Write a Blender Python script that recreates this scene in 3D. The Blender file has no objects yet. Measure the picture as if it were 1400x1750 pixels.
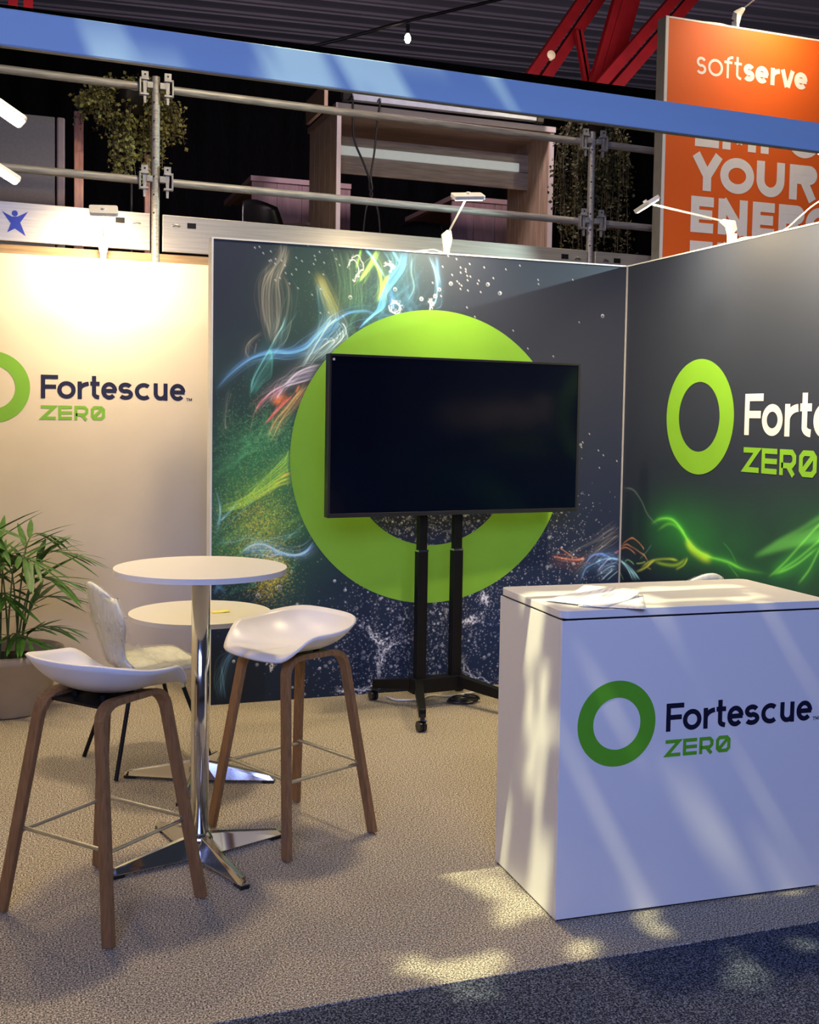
import bpy, bmesh, math, random
import numpy as np
from mathutils import Vector as V, Matrix

# ---------------------------------------------------------------- camera, world, lights, exposure
sc = bpy.context.scene
C = sc.collection
PI = math.pi
sin, cos = math.sin, math.cos

def rot_axes(yaw, pitch, roll):
    f0, r0, u0 = V((sin(yaw), cos(yaw), 0)), V((cos(yaw), -sin(yaw), 0)), V((0, 0, 1))
    f = f0*cos(pitch) + u0*sin(pitch); u = u0*cos(pitch) - f0*sin(pitch)
    return r0*cos(roll) + u*sin(roll), u*cos(roll) - r0*sin(roll), f
F_PX, CY_PX = 1907.6, 812.53
_r, _u, _f = rot_axes(0.3462, -0.0542, 0.0164)
cam_d = bpy.data.cameras.new('camera'); cam = bpy.data.objects.new('camera', cam_d); C.objects.link(cam)
cam.matrix_world = Matrix(((_r.x, _u.x, -_f.x, -3.5257), (_r.y, _u.y, -_f.y, -5.9617), (_r.z, _u.z, -_f.z, 1.585), (0, 0, 0, 1)))
cam_d.sensor_fit = 'HORIZONTAL'; cam_d.sensor_width = 36; cam_d.lens = 36*F_PX/1400
cam_d.shift_y = (CY_PX - 875)/1400
cam_d.clip_start = .05; cam_d.clip_end = 200
sc.camera = cam
sc.view_settings.view_transform = 'Standard'; sc.view_settings.look = 'None'
sc.view_settings.gamma = 1; sc.view_settings.use_curve_mapping = False
sc.view_settings.exposure = 0.0
w = bpy.data.worlds.new('world'); sc.world = w; w.use_nodes = True
w.node_tree.nodes['Background'].inputs[0].default_value = (.55, .6, .8, 1)
w.node_tree.nodes['Background'].inputs[1].default_value = .045

def aim(o, d): o.rotation_euler = V(d).to_track_quat('-Z', 'Y').to_euler()
def area(name, loc, target, sx, sy, power, col, spread=180):
    l = bpy.data.lights.new(name, 'AREA'); l.shape = 'RECTANGLE'; l.size = sx; l.size_y = sy
    l.energy = power; l.color = col; l.spread = math.radians(spread)
    o = bpy.data.objects.new(name, l); C.objects.link(o); o.location = loc; aim(o, V(target)-V(loc)); return o
def spot(name, loc, target, power, col, angle, blend, radius):
    l = bpy.data.lights.new(name, 'SPOT'); l.energy = power; l.color = col
    l.spot_size = math.radians(angle); l.spot_blend = blend; l.shadow_soft_size = radius
    o = bpy.data.objects.new(name, l); C.objects.link(o); o.location = loc; aim(o, V(target)-V(loc)); return o
# cool light on the front faces: unseen area light added just behind the camera
area('cool_front_light', (-4.2, -8.6, 3.7), (-1.7, -3.0, .9), 4, 2, 78, (.34, .43, .98), 75)
# warm general hall lamps high above the aisle
area('hall_lamp', (-2.15, -1.05, 4.7), (-2.4, -1.4, 0), .35, .35, 100, (1.0, .78, .47))
# purplish area light added out of view to bring out roof ribs and truss
area('roof_wash', (3, 7.6, 6.4), (7, 24, 8.7), 14, .8, 240, (.90, .74, .90))
# plum-tinted area light added above the view to lift the dim upper deck
area('deck_fill', (-.3, 1.5, 5.5), (-.2, 3.8, 3.1), .6, .4, 55, (1.0, .76, .84), 140)
# the neighbouring stand's lamps
spot('neighbour_lamp', (1.5, -.55, 2.95), (-.75, 0, 2.38), 420, (.75, 1, .95), 52, .3, .02)
SUN = (-5.6, -4.04, 7.1)            # a hard high lamp shining through an added leaf screen, built at the end
spot('high_lamp', SUN, (-2.2, -3.0, 1.0), 4200, (1.0, .97, .60), 21, .15, .017)

# ---------------------------------------------------------------- helpers
random.seed(7)
class MB:
    """collects vertices and faces; build() links them as one mesh object"""
    def __init__(s): s.v, s.f, s.sm = [], [], []
    def add(s, vs, fs, smooth=False):
        n = len(s.v); s.v += [tuple(p) for p in vs]; s.f += [tuple(i+n for i in f) for f in fs]; s.sm += [smooth]*len(fs); return s
    def hexa(s, p): return s.add(p, [(0,3,2,1),(4,5,6,7),(0,1,5,4),(1,2,6,5),(2,3,7,6),(3,0,4,7)])
    def box(s, x0, y0, z0, x1, y1, z1):
        return s.hexa([(x0,y0,z0),(x1,y0,z0),(x1,y1,z0),(x0,y1,z0),(x0,y0,z1),(x1,y0,z1),(x1,y1,z1),(x0,y1,z1)])
    def beam(s, p, q, w, h, up=(0,0,1), w2=None, h2=None):
        p, q = V(p), V(q); d = (q-p).normalized(); a = d.cross(V(up))
        if a.length < 1e-5: a = d.cross(V((1,0,0)))
        a.normalize(); b = a.cross(d); w2 = w if w2 is None else w2; h2 = h if h2 is None else h2
        r = []
        for c, ww, hh in ((p, w, h), (q, w2, h2)): r += [c-a*ww/2-b*hh/2, c+a*ww/2-b*hh/2, c+a*ww/2+b*hh/2, c-a*ww/2+b*hh/2]
        return s.hexa(r)
    def prism(s, poly, fn):
        """poly = 2D outline; fn(a, b, t) with t 0 or 1 gives the 3D point"""
        n = len(poly); vs = [fn(a, b, 0) for a, b in poly] + [fn(a, b, 1) for a, b in poly]
        return s.add(vs, [tuple(range(n))[::-1], tuple(range(n, 2*n))] + [(i, (i+1) % n, n+(i+1) % n, n+i) for i in range(n)])
    def tube(s, pts, r, n=8, cap=True):
        pts = [V(p) for p in pts]; m = len(pts); rs = r if isinstance(r, (list, tuple)) else [r]*m
        t0 = (pts[1]-pts[0]).normalized(); a = t0.orthogonal().normalized(); vs = []
        for i, p in enumerate(pts):
            t = (pts[min(i+1, m-1)]-pts[max(i-1, 0)]).normalized(); a = (a-t*a.dot(t)).normalized(); b = t.cross(a)
            vs += [p+(a*cos(2*PI*k/n)+b*sin(2*PI*k/n))*rs[i] for k in range(n)]
        fs = [(i*n+k, i*n+(k+1) % n, (i+1)*n+(k+1) % n, (i+1)*n+k) for i in range(m-1) for k in range(n)]
        s.add(vs, fs, True)
        if cap: s.add(vs[:n], [tuple(range(n))[::-1]]); s.add(vs[-n:], [tuple(range(n))])
        return s
    def lathe(s, prof, n=48, c=(0, 0), smooth=True):
        vs = [(c[0]+r*cos(2*PI*k/n), c[1]+r*sin(2*PI*k/n), z) for r, z in prof for k in range(n)]
        return s.add(vs, [(i*n+k, i*n+(k+1) % n, (i+1)*n+(k+1) % n, (i+1)*n+k) for i in range(len(prof)-1) for k in range(n)], smooth)
    def disc(s, r, z, n=48, c=(0, 0), up=True):
        vs = [(c[0]+r*cos(2*PI*k/n), c[1]+r*sin(2*PI*k/n), z) for k in range(n)]
        return s.add(vs, [tuple(range(n)) if up else tuple(range(n))[::-1]])
    def grid(s, fn, nu, nv, smooth=True):
        vs = [fn(i/(nu-1), j/(nv-1)) for i in range(nu) for j in range(nv)]
        return s.add(vs, [(i*nv+j, (i+1)*nv+j, (i+1)*nv+j+1, i*nv+j+1) for i in range(nu-1) for j in range(nv-1)], smooth)
    def sweep(s, pts, bn, wid, thk):
        """rectangular strip along pts; bn = constant width direction"""
        pts = [V(p) for p in pts]; m = len(pts); bn = V(bn).normalized(); vs = []
        for i, p in enumerate(pts):
            t = (pts[min(i+1, m-1)]-pts[max(i-1, 0)]).normalized(); n = t.cross(bn).normalized()
            wd = wid(i/(m-1)) if callable(wid) else wid
            vs += [p-bn*wd/2-n*thk/2, p+bn*wd/2-n*thk/2, p+bn*wd/2+n*thk/2, p-bn*wd/2+n*thk/2]
        fs = [(i*4+k, i*4+(k+1) % 4, (i+1)*4+(k+1) % 4, (i+1)*4+k) for i in range(m-1) for k in range(4)]
        return s.add(vs, fs + [(3,2,1,0), tuple(range(4*m-4, 4*m))])
    def build(s, name, mat, parent=None, origin=(0,0,0), bevel=0, kind=None, solid=0, subsurf=0):
        me = bpy.data.meshes.new(name)
        o3 = V(origin)
        me.from_pydata([V(p)-o3 for p in s.v], [], s.f); me.update()
        bm = bmesh.new(); bm.from_mesh(me); bmesh.ops.recalc_face_normals(bm, faces=bm.faces); bm.to_mesh(me); bm.free()
        for p, k in zip(me.polygons, s.sm): p.use_smooth = k
        me.materials.append(mat)
        o = bpy.data.objects.new(name, me); C.objects.link(o)
        if parent: o.parent = parent
        else: o.location = o3
        if solid:
            md = o.modifiers.new('solid', 'SOLIDIFY'); md.thickness = solid; md.offset = 0
        if subsurf:
            md = o.modifiers.new('sub', 'SUBSURF'); md.levels = subsurf; md.render_levels = subsurf
        if bevel:
            md = o.modifiers.new('bevel', 'BEVEL'); md.width = bevel; md.segments = 2; md.limit_method = 'ANGLE'; md.angle_limit = .6
        if kind: o['kind'] = kind
        return o
def thing(name, label, cat, loc=(0,0,0), rz=0, group=None):
    o = bpy.data.objects.new(name, None); C.objects.link(o); o.location = loc; o.rotation_euler = (0, 0, rz)
    o.empty_display_size = .1; o['label'] = label; o['category'] = cat
    if group: o['group'] = group
    return o
def tag(o, label, cat, group=None):
    o['label'] = label; o['category'] = cat
    if group: o['group'] = group
    return o
def struct(o): o['kind'] = 'structure'; return o
def arcpts(pts, r, n=5):
    """polyline with its inner corners rounded"""
    pts = [V(p) for p in pts]; out = [pts[0]]
    for a, b, c in zip(pts, pts[1:], pts[2:]):
        d1, d2 = (a-b).normalized(), (c-b).normalized(); rr = min(r, (a-b).length*.49, (c-b).length*.49)
        p, q = b+d1*rr, b+d2*rr
        for i in range(n+1):
            t = i/n; out.append(p*(1-t)**2 + b*2*t*(1-t) + q*t*t)
    return out + [pts[-1]]
def spline(pts, n=8):
    pts = [V(p) for p in pts]; P = [pts[0]*2-pts[1]] + pts + [pts[-1]*2-pts[-2]]; out = []
    for i in range(len(pts)-1):
        a, b, c, d = P[i:i+4]
        for k in range(n):
            t = k/n; out.append(.5*((2*b)+(c-a)*t+(2*a-5*b+4*c-d)*t*t+(3*b-a-3*c+d)*t**3))
    return out + [pts[-1]]

# ---------------------------------------------------------------- materials
def lin(r, g, b):
    f = lambda c: (c/255/12.92 if c/255 <= .04045 else ((c/255+.055)/1.055)**2.4)
    return (f(r), f(g), f(b), 1)
MATS = {}
def mat(name, col, rough=.5, metal=0, spec=.5, noise=0, nscale=20, stretch=(1,1,1), bump=0, bscale=None, trans=0, emit=None, estr=0, coat=0):
    if name in MATS: return MATS[name]
    m = bpy.data.materials.new(name); m.use_nodes = True; nt = m.node_tree; b = nt.nodes['Principled BSDF']
    b.inputs['Base Color'].default_value = col; b.inputs['Roughness'].default_value = rough
    b.inputs['Metallic'].default_value = metal; b.inputs['Specular IOR Level'].default_value = spec
    b.inputs['Transmission Weight'].default_value = trans; b.inputs['Coat Weight'].default_value = coat
    if emit: b.inputs['Emission Color'].default_value = emit; b.inputs['Emission Strength'].default_value = estr
    tc = nt.nodes.new('ShaderNodeTexCoord'); mp = nt.nodes.new('ShaderNodeMapping'); mp.inputs['Scale'].default_value = stretch
    nt.links.new(tc.outputs['Object'], mp.inputs['Vector'])
    if noise:
        n = nt.nodes.new('ShaderNodeTexNoise'); n.inputs['Scale'].default_value = nscale; n.inputs['Detail'].default_value = 4
        nt.links.new(mp.outputs[0], n.inputs['Vector'])
        r = nt.nodes.new('ShaderNodeValToRGB'); r.color_ramp.elements[0].position = .3; r.color_ramp.elements[1].position = .7
        r.color_ramp.elements[0].color = tuple(c*(1-noise) for c in col[:3])+(1,); r.color_ramp.elements[1].color = tuple(min(1, c*(1+noise)) for c in col[:3])+(1,)
        nt.links.new(n.outputs['Fac'], r.inputs[0]); nt.links.new(r.outputs[0], b.inputs['Base Color'])
    if bump:
        n2 = nt.nodes.new('ShaderNodeTexNoise'); n2.inputs['Scale'].default_value = bscale or nscale; n2.inputs['Detail'].default_value = 3
        nt.links.new(mp.outputs[0], n2.inputs['Vector']); bp = nt.nodes.new('ShaderNodeBump'); bp.inputs['Strength'].default_value = bump
        bp.inputs['Distance'].default_value = .004; nt.links.new(n2.outputs['Fac'], bp.inputs['Height']); nt.links.new(bp.outputs[0], b.inputs['Normal'])
    MATS[name] = m; return m
def carpet_mat(name, lo, mid, hi, scale):
    m = bpy.data.materials.new(name); m.use_nodes = True; nt = m.node_tree; b = nt.nodes['Principled BSDF']
    b.inputs['Roughness'].default_value = .95; b.inputs['Specular IOR Level'].default_value = .05
    tc = nt.nodes.new('ShaderNodeTexCoord')
    n = nt.nodes.new('ShaderNodeTexNoise'); n.inputs['Scale'].default_value = scale; n.inputs['Detail'].default_value = 3; n.inputs['Roughness'].default_value = .7
    nt.links.new(tc.outputs['Object'], n.inputs['Vector'])
    r = nt.nodes.new('ShaderNodeValToRGB'); e = r.color_ramp.elements
    e[0].position = .38; e[0].color = lo; e[1].position = .63; e[1].color = hi; k = e.new(.5); k.color = mid
    nt.links.new(n.outputs['Fac'], r.inputs[0])
    n3 = nt.nodes.new('ShaderNodeTexNoise'); n3.inputs['Scale'].default_value = 2.2; nt.links.new(tc.outputs['Object'], n3.inputs['Vector'])
    mr = nt.nodes.new('ShaderNodeMapRange'); mr.inputs['To Min'].default_value = .9; mr.inputs['To Max'].default_value = 1.1; nt.links.new(n3.outputs['Fac'], mr.inputs['Value'])
    mx = nt.nodes.new('ShaderNodeVectorMath'); mx.operation = 'SCALE'; nt.links.new(r.outputs[0], mx.inputs[0]); nt.links.new(mr.outputs[0], mx.inputs['Scale'])
    nt.links.new(mx.outputs[0], b.inputs['Base Color'])
    bp = nt.nodes.new('ShaderNodeBump'); bp.inputs['Strength'].default_value = .35; bp.inputs['Distance'].default_value = .004
    nt.links.new(n.outputs['Fac'], bp.inputs['Height']); nt.links.new(bp.outputs[0], b.inputs['Normal'])
    return m
M_beige = carpet_mat('beige_carpet', lin(58,54,48), lin(149,139,121), lin(238,227,204), 185)
M_dark = carpet_mat('dark_carpet', lin(14,18,28), lin(58,63,76), lin(130,135,146), 185)
M_white = mat('white_laminate', lin(226,222,212), .38, bump=.02, nscale=300)
M_cream = mat('cream_fabric', lin(222,210,190), .8, spec=.2, noise=.03, nscale=3, bump=.05, bscale=500)
M_shell = mat('white_polypropylene', lin(228,225,220), .35, bump=.02, nscale=400)
M_wood = mat('oak_veneer', (.23,.115,.045,1), .45, noise=.25, nscale=9, stretch=(14,14,1.2), bump=.05)
M_chrome = mat('polished_chrome', (.75,.75,.77,1), .12, 1, noise=.04, nscale=6)
M_steel = mat('brushed_steel', (.52,.52,.50,1), .35, 1, noise=.1, nscale=40)
M_galv = mat('galvanised_tube', (.36,.35,.33,1), .58, .55, noise=.3, nscale=8, stretch=(1,14,14), bump=.15)
M_zinc = mat('zinc_steel', (.33,.33,.34,1), .55, .6, noise=.2, nscale=30)
M_alu = mat('aluminium_sheet', (.44,.42,.38,1), .38, .55, noise=.12, nscale=3, stretch=(1,30,30), bump=.05)
M_black = mat('black_metal', (.006,.006,.0065,1), .45, 0, .22, noise=.1, nscale=30)
M_blackpl = mat('black_plastic', (.01,.01,.011,1), .3, 0, noise=.1, nscale=30)
M_navy = mat('navy_vinyl', lin(22,24,58), .5, noise=.03, nscale=30)
M_navyblk = mat('ink_vinyl', lin(10,10,38), .5, noise=.03, nscale=30)
M_green = mat('green_vinyl', lin(126,184,50), .5, noise=.03, nscale=5)
M_green2 = mat('counter_green_vinyl', lin(92,165,32), .5, noise=.03, nscale=5)
M_pale = mat('pale_vinyl', lin(244,236,228), .5, noise=.02, nscale=5)
M_wpaint = mat('white_paint', lin(232,232,230), .4, noise=.03, nscale=6)

# strokes of the printed graphics: wall, line or veil, colour (percent), width (mm) or strand count, strength (percent), points in mm
PRINT=[
('b','l',[62,58,46],6,42,[369,2494,361,2431,316,2348,273,2247,274,2140,296,2042,317,1962]),
('b','l',[62,58,46],6,42,[383,2495,366,2413,302,2320,285,2203,295,2078,320,1953]),
('b','l',[62,58,46],6,42,[397,2491,380,2396,345,2314,343,2188,346,2062,321,1958]),
('b','l',[62,58,46],6,42,[411,2479,389,2388,353,2305,363,2189,355,2063,324,1954]),
('b','l',[62,58,46],6,42,[376,2338,409,2254,410,2164,383,2064,338,1990,320,1944]),
('b','l',[62,58,46],6,42,[334,2384,279,2310,262,2220,272,2113,305,1989]),
('b','l',[62,58,46],6,42,[329,2366,307,2276,304,2141,314,2007]),
('b','l',[62,58,46],6,42,[268,2019,201,1967,178,1921,188,1877]),
('b','l',[62,58,46],6,42,[429,2093,411,2011,371,1928]),
('b','l',[62,58,46],6,42,[237,1959,224,1896]),
('b','l',[22,46,78],12,90,[14,1703,94,1789,201,1873,320,1913,412,1913,506,1942,571,2008,636,2070,693,2109,760,2144,847,2156,906,2142]),
('b','l',[35,65,90],5,80,[14,1696,94,1782,202,1866,320,1906,413,1906,506,1935,571,2001,636,2063,693,2102]),
('b','v',[14,34,60],22,50,[201,1873,320,1926,412,1930,505,1965,571,2022,636,2079,693,2114],[202,1860,320,1881,413,1889,506,1924,590,1972,656,2021,708,2096]),
('b','l',[30,68,70],8,80,[205,1685,216,1752,256,1834,302,1917,347,1999,378,2055,392,2109]),
('b','v',[20,60,52],22,42,[205,1685,216,1752,256,1834,302,1908,320,1926],[230,1681,267,1736,317,1782,325,1846,320,1917]),
('b','v',[12,34,44],22,75,[563,2290,570,2217,583,2127,580,2027],[586,2318,634,2230,683,2141,693,2109]),
('b','v',[13,38,60],22,60,[571,2008,589,2055,655,2094,701,2110],[544,1907,600,1964,675,2021,708,2078]),
('b','l',[55,50,12],50,35,[576,2336,605,2265,630,2202,660,2094]),
('b','l',[60,60,20],4,35,[557,2353,596,2264,640,2175,669,2095]),
('b','l',[60,60,20],4,35,[565,2353,605,2265,648,2176,677,2095]),
('b','l',[60,60,20],4,35,[572,2354,615,2265,657,2176,685,2095]),
('b','l',[60,60,20],4,35,[580,2354,624,2266,665,2177,692,2096]),
('b','l',[60,60,20],4,35,[587,2355,634,2266,674,2177,700,2096]),
('b','v',[20,48,75],26,90,[1058,2507,1039,2427,972,2321,934,2236,915,2170,848,2102,805,2050],[1093,2510,1079,2411,1031,2334,973,2256,959,2182,896,2132,838,2079]),
('b','v',[30,60,22],22,55,[900,2497,872,2426,834,2360,806,2312],[930,2499,901,2428,858,2370,815,2317]),
('b','l',[55,80,10],16,95,[910,2493,882,2432,844,2374,811,2322]),
('b','l',[45,75,8],16,90,[818,2498,804,2441,790,2385]),
('b','l',[60,80,10],12,90,[867,2463,912,2401,934,2338,935,2264,915,2207]),
('b','l',[70,82,6],24,80,[981,2359,957,2320,943,2264]),
('b','l',[30,68,85],12,90,[842,2496,891,2446,962,2344]),
('b','l',[28,60,85],12,80,[998,2501,1044,2437]),
('b','v',[16,42,50],22,60,[939,2500,990,2415,976,2340],[1043,2506,1044,2428,977,2322]),
('b','v',[10,24,14],40,80,[650,2481,690,2342,701,2252,683,2141],[813,2491,815,2349,832,2212,838,2120]),
('b','l',[40,52,28],4,28,[655,2481,680,2387,696,2270,692,2160]),
('b','l',[40,52,28],4,28,[693,2484,716,2389,728,2271,725,2161]),
('b','l',[40,52,28],4,28,[731,2486,753,2392,761,2273,758,2163]),
('b','l',[40,52,28],4,28,[770,2489,789,2394,794,2275,791,2164]),
('b','l',[40,52,28],4,28,[808,2491,826,2396,827,2277,824,2166]),
('b','l',[32,58,78],10,70,[1218,2485,1256,2403,1272,2328,1264,2234,1224,2194]),
('b','l',[25,50,80],20,40,[1264,2488,1276,2385,1273,2300]),
('b','l',[35,55,60],8,35,[1118,2479,1115,2385,1131,2293,1083,2206]),
('b','l',[20,45,85],30,60,[992,2285,1003,2221,999,2174]),
('b','l',[66,85,86],6,75,[488,1832,534,1907,590,2000,646,2075,684,2109]),
('b','l',[66,85,86],6,75,[507,1842,562,1917,619,1964,666,1989,662,1966,600,1909,544,1870]),
('b','l',[66,85,86],6,75,[525,1852,591,1936,656,1998]),
('b','l',[66,85,86],6,75,[554,1853,638,1928,704,1986,737,2033,727,2069,708,2087]),
('b','l',[66,85,86],6,75,[601,1872,676,1957,719,2005,718,2051]),
('b','l',[66,85,86],6,75,[497,1833,553,1935,618,2047,655,2112]),
('b','v',[62,58,72],16,95,[592,1852,516,1829,451,1795,396,1739],[555,1784,489,1759,433,1740,396,1725]),
('b','l',[85,80,88],8,80,[592,1849,516,1829,451,1795,396,1739,322,1696,263,1637]),
('b','l',[80,72,80],7,80,[555,1778,480,1752,405,1730,364,1684,350,1656]),
('b','l',[80,25,35],10,80,[386,1734,322,1696,263,1641,231,1591]),
('b','l',[55,35,25],6,50,[263,1641,222,1564,203,1455]),
('b','l',[92,33,3],50,90,[332,1660,364,1661,401,1671]),
('b','l',[90,26,4],35,80,[336,1638,369,1648]),
('b','l',[80,40,60],14,80,[350,1665,377,1716]),
('b','l',[88,16,22],11,85,[282,1515,342,1593,415,1671]),
('b','l',[88,16,22],11,85,[296,1529,360,1602,434,1681]),
('b','l',[88,16,22],11,85,[332,1579,378,1621,443,1685]),
('b','l',[85,62,28],7,80,[299,1447,351,1548,425,1640,508,1742]),
('b','l',[85,62,28],7,80,[317,1422,379,1548,453,1649,519,1737]),
('b','l',[85,62,28],7,80,[360,1557,434,1640,499,1723]),
('b','l',[90,35,10],14,80,[457,1695,475,1736]),
('b','l',[40,35,20],5,40,[282,1510,260,1456,233,1410]),
('b','l',[50,50,40],4,40,[94,1714,75,1615,71,1526,78,1481]),
('b','v',[42,60,4],40,90,[423,1384,400,1338,345,1284,262,1202,171,1121,18,1069],[434,1229,373,1201,318,1165,236,1111,145,1067,18,1042]),
('b','v',[60,66,3],14,70,[434,1247,373,1224,309,1193,208,1139],[439,1201,374,1183,318,1151,217,1102]),
('b','l',[95,55,5],16,90,[429,1254,401,1247,378,1231]),
('b','l',[50,70,10],6,50,[418,1375,354,1293,262,1211,171,1139]),
('b','l',[50,70,10],6,50,[423,1338,410,1284,419,1256]),
('b','l',[50,70,10],6,50,[326,1288,318,1211,309,1165]),
('b','l',[45,75,75],12,55,[144,1103,82,1032,46,996]),
('b','l',[45,70,75],8,60,[45,1104,45,1032,35,969]),
('b','v',[20,42,66],18,90,[152,816,215,856,291,863,368,827,446,806,510,823,567,879],[159,814,241,824,330,811,381,808,459,797,524,810,573,860]),
('b','l',[60,78,90],9,90,[152,816,215,860,285,867,368,826,452,803,523,822,569,879]),
('b','l',[55,70,80],6,70,[190,806,266,811,330,799,381,814]),
('b','l',[32,58,62],7,50,[27,916,49,1015,41,1090,19,1176]),
('b','l',[32,58,62],7,50,[15,880,114,883,202,900,291,886]),
('b','l',[32,58,62],7,50,[253,874,342,897,419,914,483,932]),
('b','l',[32,58,62],7,50,[381,858,444,920,522,982]),
('b','l',[32,58,62],7,50,[39,929,151,1039,238,1112]),
('b','l',[24,44,66],6,70,[131,306,76,227,55,140,58,39]),
('b','l',[24,44,66],6,70,[156,323,100,251,70,152,48,53]),
('b','l',[24,44,66],6,70,[60,216,70,127,83,25]),
('b','l',[22,42,60],20,50,[17,606,42,642,79,604]),
('b','l',[45,68,85],14,80,[2344,707,2376,721,2430,729,2471,724,2502,718]),
('b','l',[25,42,75],14,80,[2259,674,2300,744,2360,758,2401,749,2454,729,2502,725]),
('b','l',[50,60,80],8,80,[2346,651,2382,685,2419,720,2448,726]),
('b','l',[30,50,70],8,80,[2233,601,2274,673,2344,709,2373,724]),
('b','l',[45,60,70],6,80,[2347,625,2403,659,2444,678,2478,680]),
('b','l',[60,75,85],8,80,[2376,596,2419,630,2461,660]),
('b','l',[50,70,70],6,80,[2417,594,2457,624,2498,653]),
('b','l',[45,42,32],5,80,[2176,626,2259,699,2342,773,2393,808,2450,850,2490,875]),
('b','l',[32,32,28],4,80,[2089,704,2199,787,2340,845,2411,892,2477,924]),
('b','l',[85,40,15],9,80,[2032,756,2116,739,2201,726,2258,735]),
('b','l',[80,45,20],5,80,[2086,805,2143,769,2201,731]),
('b','l',[60,25,30],12,80,[2464,760,2500,774]),
('r','l',[80,48,26],8,80,[4,796,64,836,121,862,159,867,216,850,264,826,278,813]),
('r','l',[80,48,26],10,80,[7,788,46,811,84,823,123,817,195,803,247,789,280,783,303,767,327,748]),
('r','l',[80,48,26],8,80,[5,780,51,799,95,802,148,790,192,773]),
('r','v',[42,68,76],14,95,[8,719,51,699,102,670,132,649,167,618],[11,712,81,700,159,673,207,654,255,631]),
('r','l',[45,70,40],10,80,[58,712,98,730,142,723,176,710]),
('r','l',[55,72,25],10,80,[190,720,250,730,304,747]),
('r','l',[70,75,20],12,80,[192,670,261,694,315,719,354,744,402,769]),
('r','l',[50,45,10],8,70,[315,714,361,708]),
('r','l',[30,60,40],8,60,[10,644,36,622,56,600]),
('r','l',[30,45,40],6,50,[226,747,297,798,362,857]),
('r','l',[28,34,30],12,55,[18,1161,134,1158,231,1101,308,1023,427,966]),
('r','l',[10,50,6],100,30,[347,973,443,1011,562,1018,656,975,724,917,806,876,930,853,1085,847,1227,826,1426,831]),
('r','l',[22,66,10],30,45,[347,973,443,1011,562,1018,656,975,724,917,806,876,930,853,1085,847,1227,826,1426,831]),
('r','l',[42,80,16],12,50,[347,973,443,1011,562,1018,656,975,724,917,806,876,930,853,1085,847,1227,826,1426,831]),
('r','l',[62,80,2],45,85,[700,919,766,876,862,847,946,844]),
('r','l',[30,66,10],22,50,[411,940,530,991,631,977,699,928]),
('r','l',[50,66,5],22,60,[385,758,508,756,625,770,721,820]),
('r','l',[60,72,10],12,70,[242,699,367,760,540,792,641,795]),
('r','l',[55,70,10],14,70,[610,740,691,779,729,825]),
('r','l',[34,72,18],16,60,[1414,808,1536,899,1651,1001,1773,1109,1858,1170]),
('r','l',[10,50,6],80,22,[1414,808,1536,899,1651,1001,1773,1109,1858,1170]),
('r','l',[34,72,18],16,60,[1426,818,1608,916,1776,1035,1862,1102]),
('r','l',[10,50,6],80,22,[1426,818,1608,916,1776,1035,1862,1102]),
('r','l',[34,72,18],16,60,[1637,808,1715,891,1779,993,1831,1068]),
('r','l',[10,50,6],80,22,[1637,808,1715,891,1779,993,1831,1068]),
('r','l',[34,72,18],16,60,[1464,832,1621,902,1778,1008]),
('r','l',[10,50,6],80,22,[1464,832,1621,902,1778,1008]),
('r','l',[22,55,15],8,40,[1036,948,1111,904,1170,842]),
('r','l',[25,60,15],8,40,[1086,840,1144,804,1188,776]),
]
BUBBLES=[(221,2466,4),(246,2472,4),(267,2440,4),(308,2452,4),(335,2413,4),(310,2405,4),(301,2400,4),(449,2427,4),(481,2411,4),(551,2443,4),(556,2423,4),(579,2466,4),(605,2410,4),(650,2481,4),(547,2399,4),(449,2364,4),(391,2341,4),(425,2336,4),(334,2300,4),(360,2313,4),(521,2354,4),(602,2346,4),(387,2382,4),(368,2406,4),(332,2388,4),(460,2264,4),(540,2232,4),(588,2266,4),(634,2140,4),(588,2136,4),(674,2434,4),(694,2402,4),(413,2286,4),(513,2498,4),(759,2227,9),(1020,2285,9),(1178,2239,9),(1261,2260,9),(1356,2335,9),(1662,2297,9),(1585,2343,9),(1261,2259,9),(1286,2298,9),(1178,2240,9),(1302,2430,4),(1386,2478,4),(1334,2493,4),(1444,2424,4),(1445,2410,4),(1413,2403,4),(1474,2384,4),(1457,2362,4),(1393,2352,4),(1420,2330,4),(1460,2304,4),(1559,2441,4),(1618,2383,4),(1468,2455,4),(1412,2432,4),(1361,2387,4),(1520,2346,4),(1527,2364,4),(1540,2299,4),(1456,2207,4),(1507,2156,4),(1751,2087,4),(1848,1986,4),(2016,1946,4),(1785,2465,4),(1905,2389,4),(1908,2365,4),(2133,2402,4),(1295,2264,4),(1243,2336,4),(2182,2154,4),(1696,2438,4),(1454,2387,4),(1406,2340,4),(1414,2310,4),(2341,2196,9),(258,584,12),(376,627,12),(690,651,6),(751,597,6),(126,231,6),(610,162,6),(333,212,6),(2270,1489,4),(2226,1438,4),(2334,1390,4),(2218,1409,4),(2369,1361,4),(2463,1326,4),(2344,1285,4)]

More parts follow.
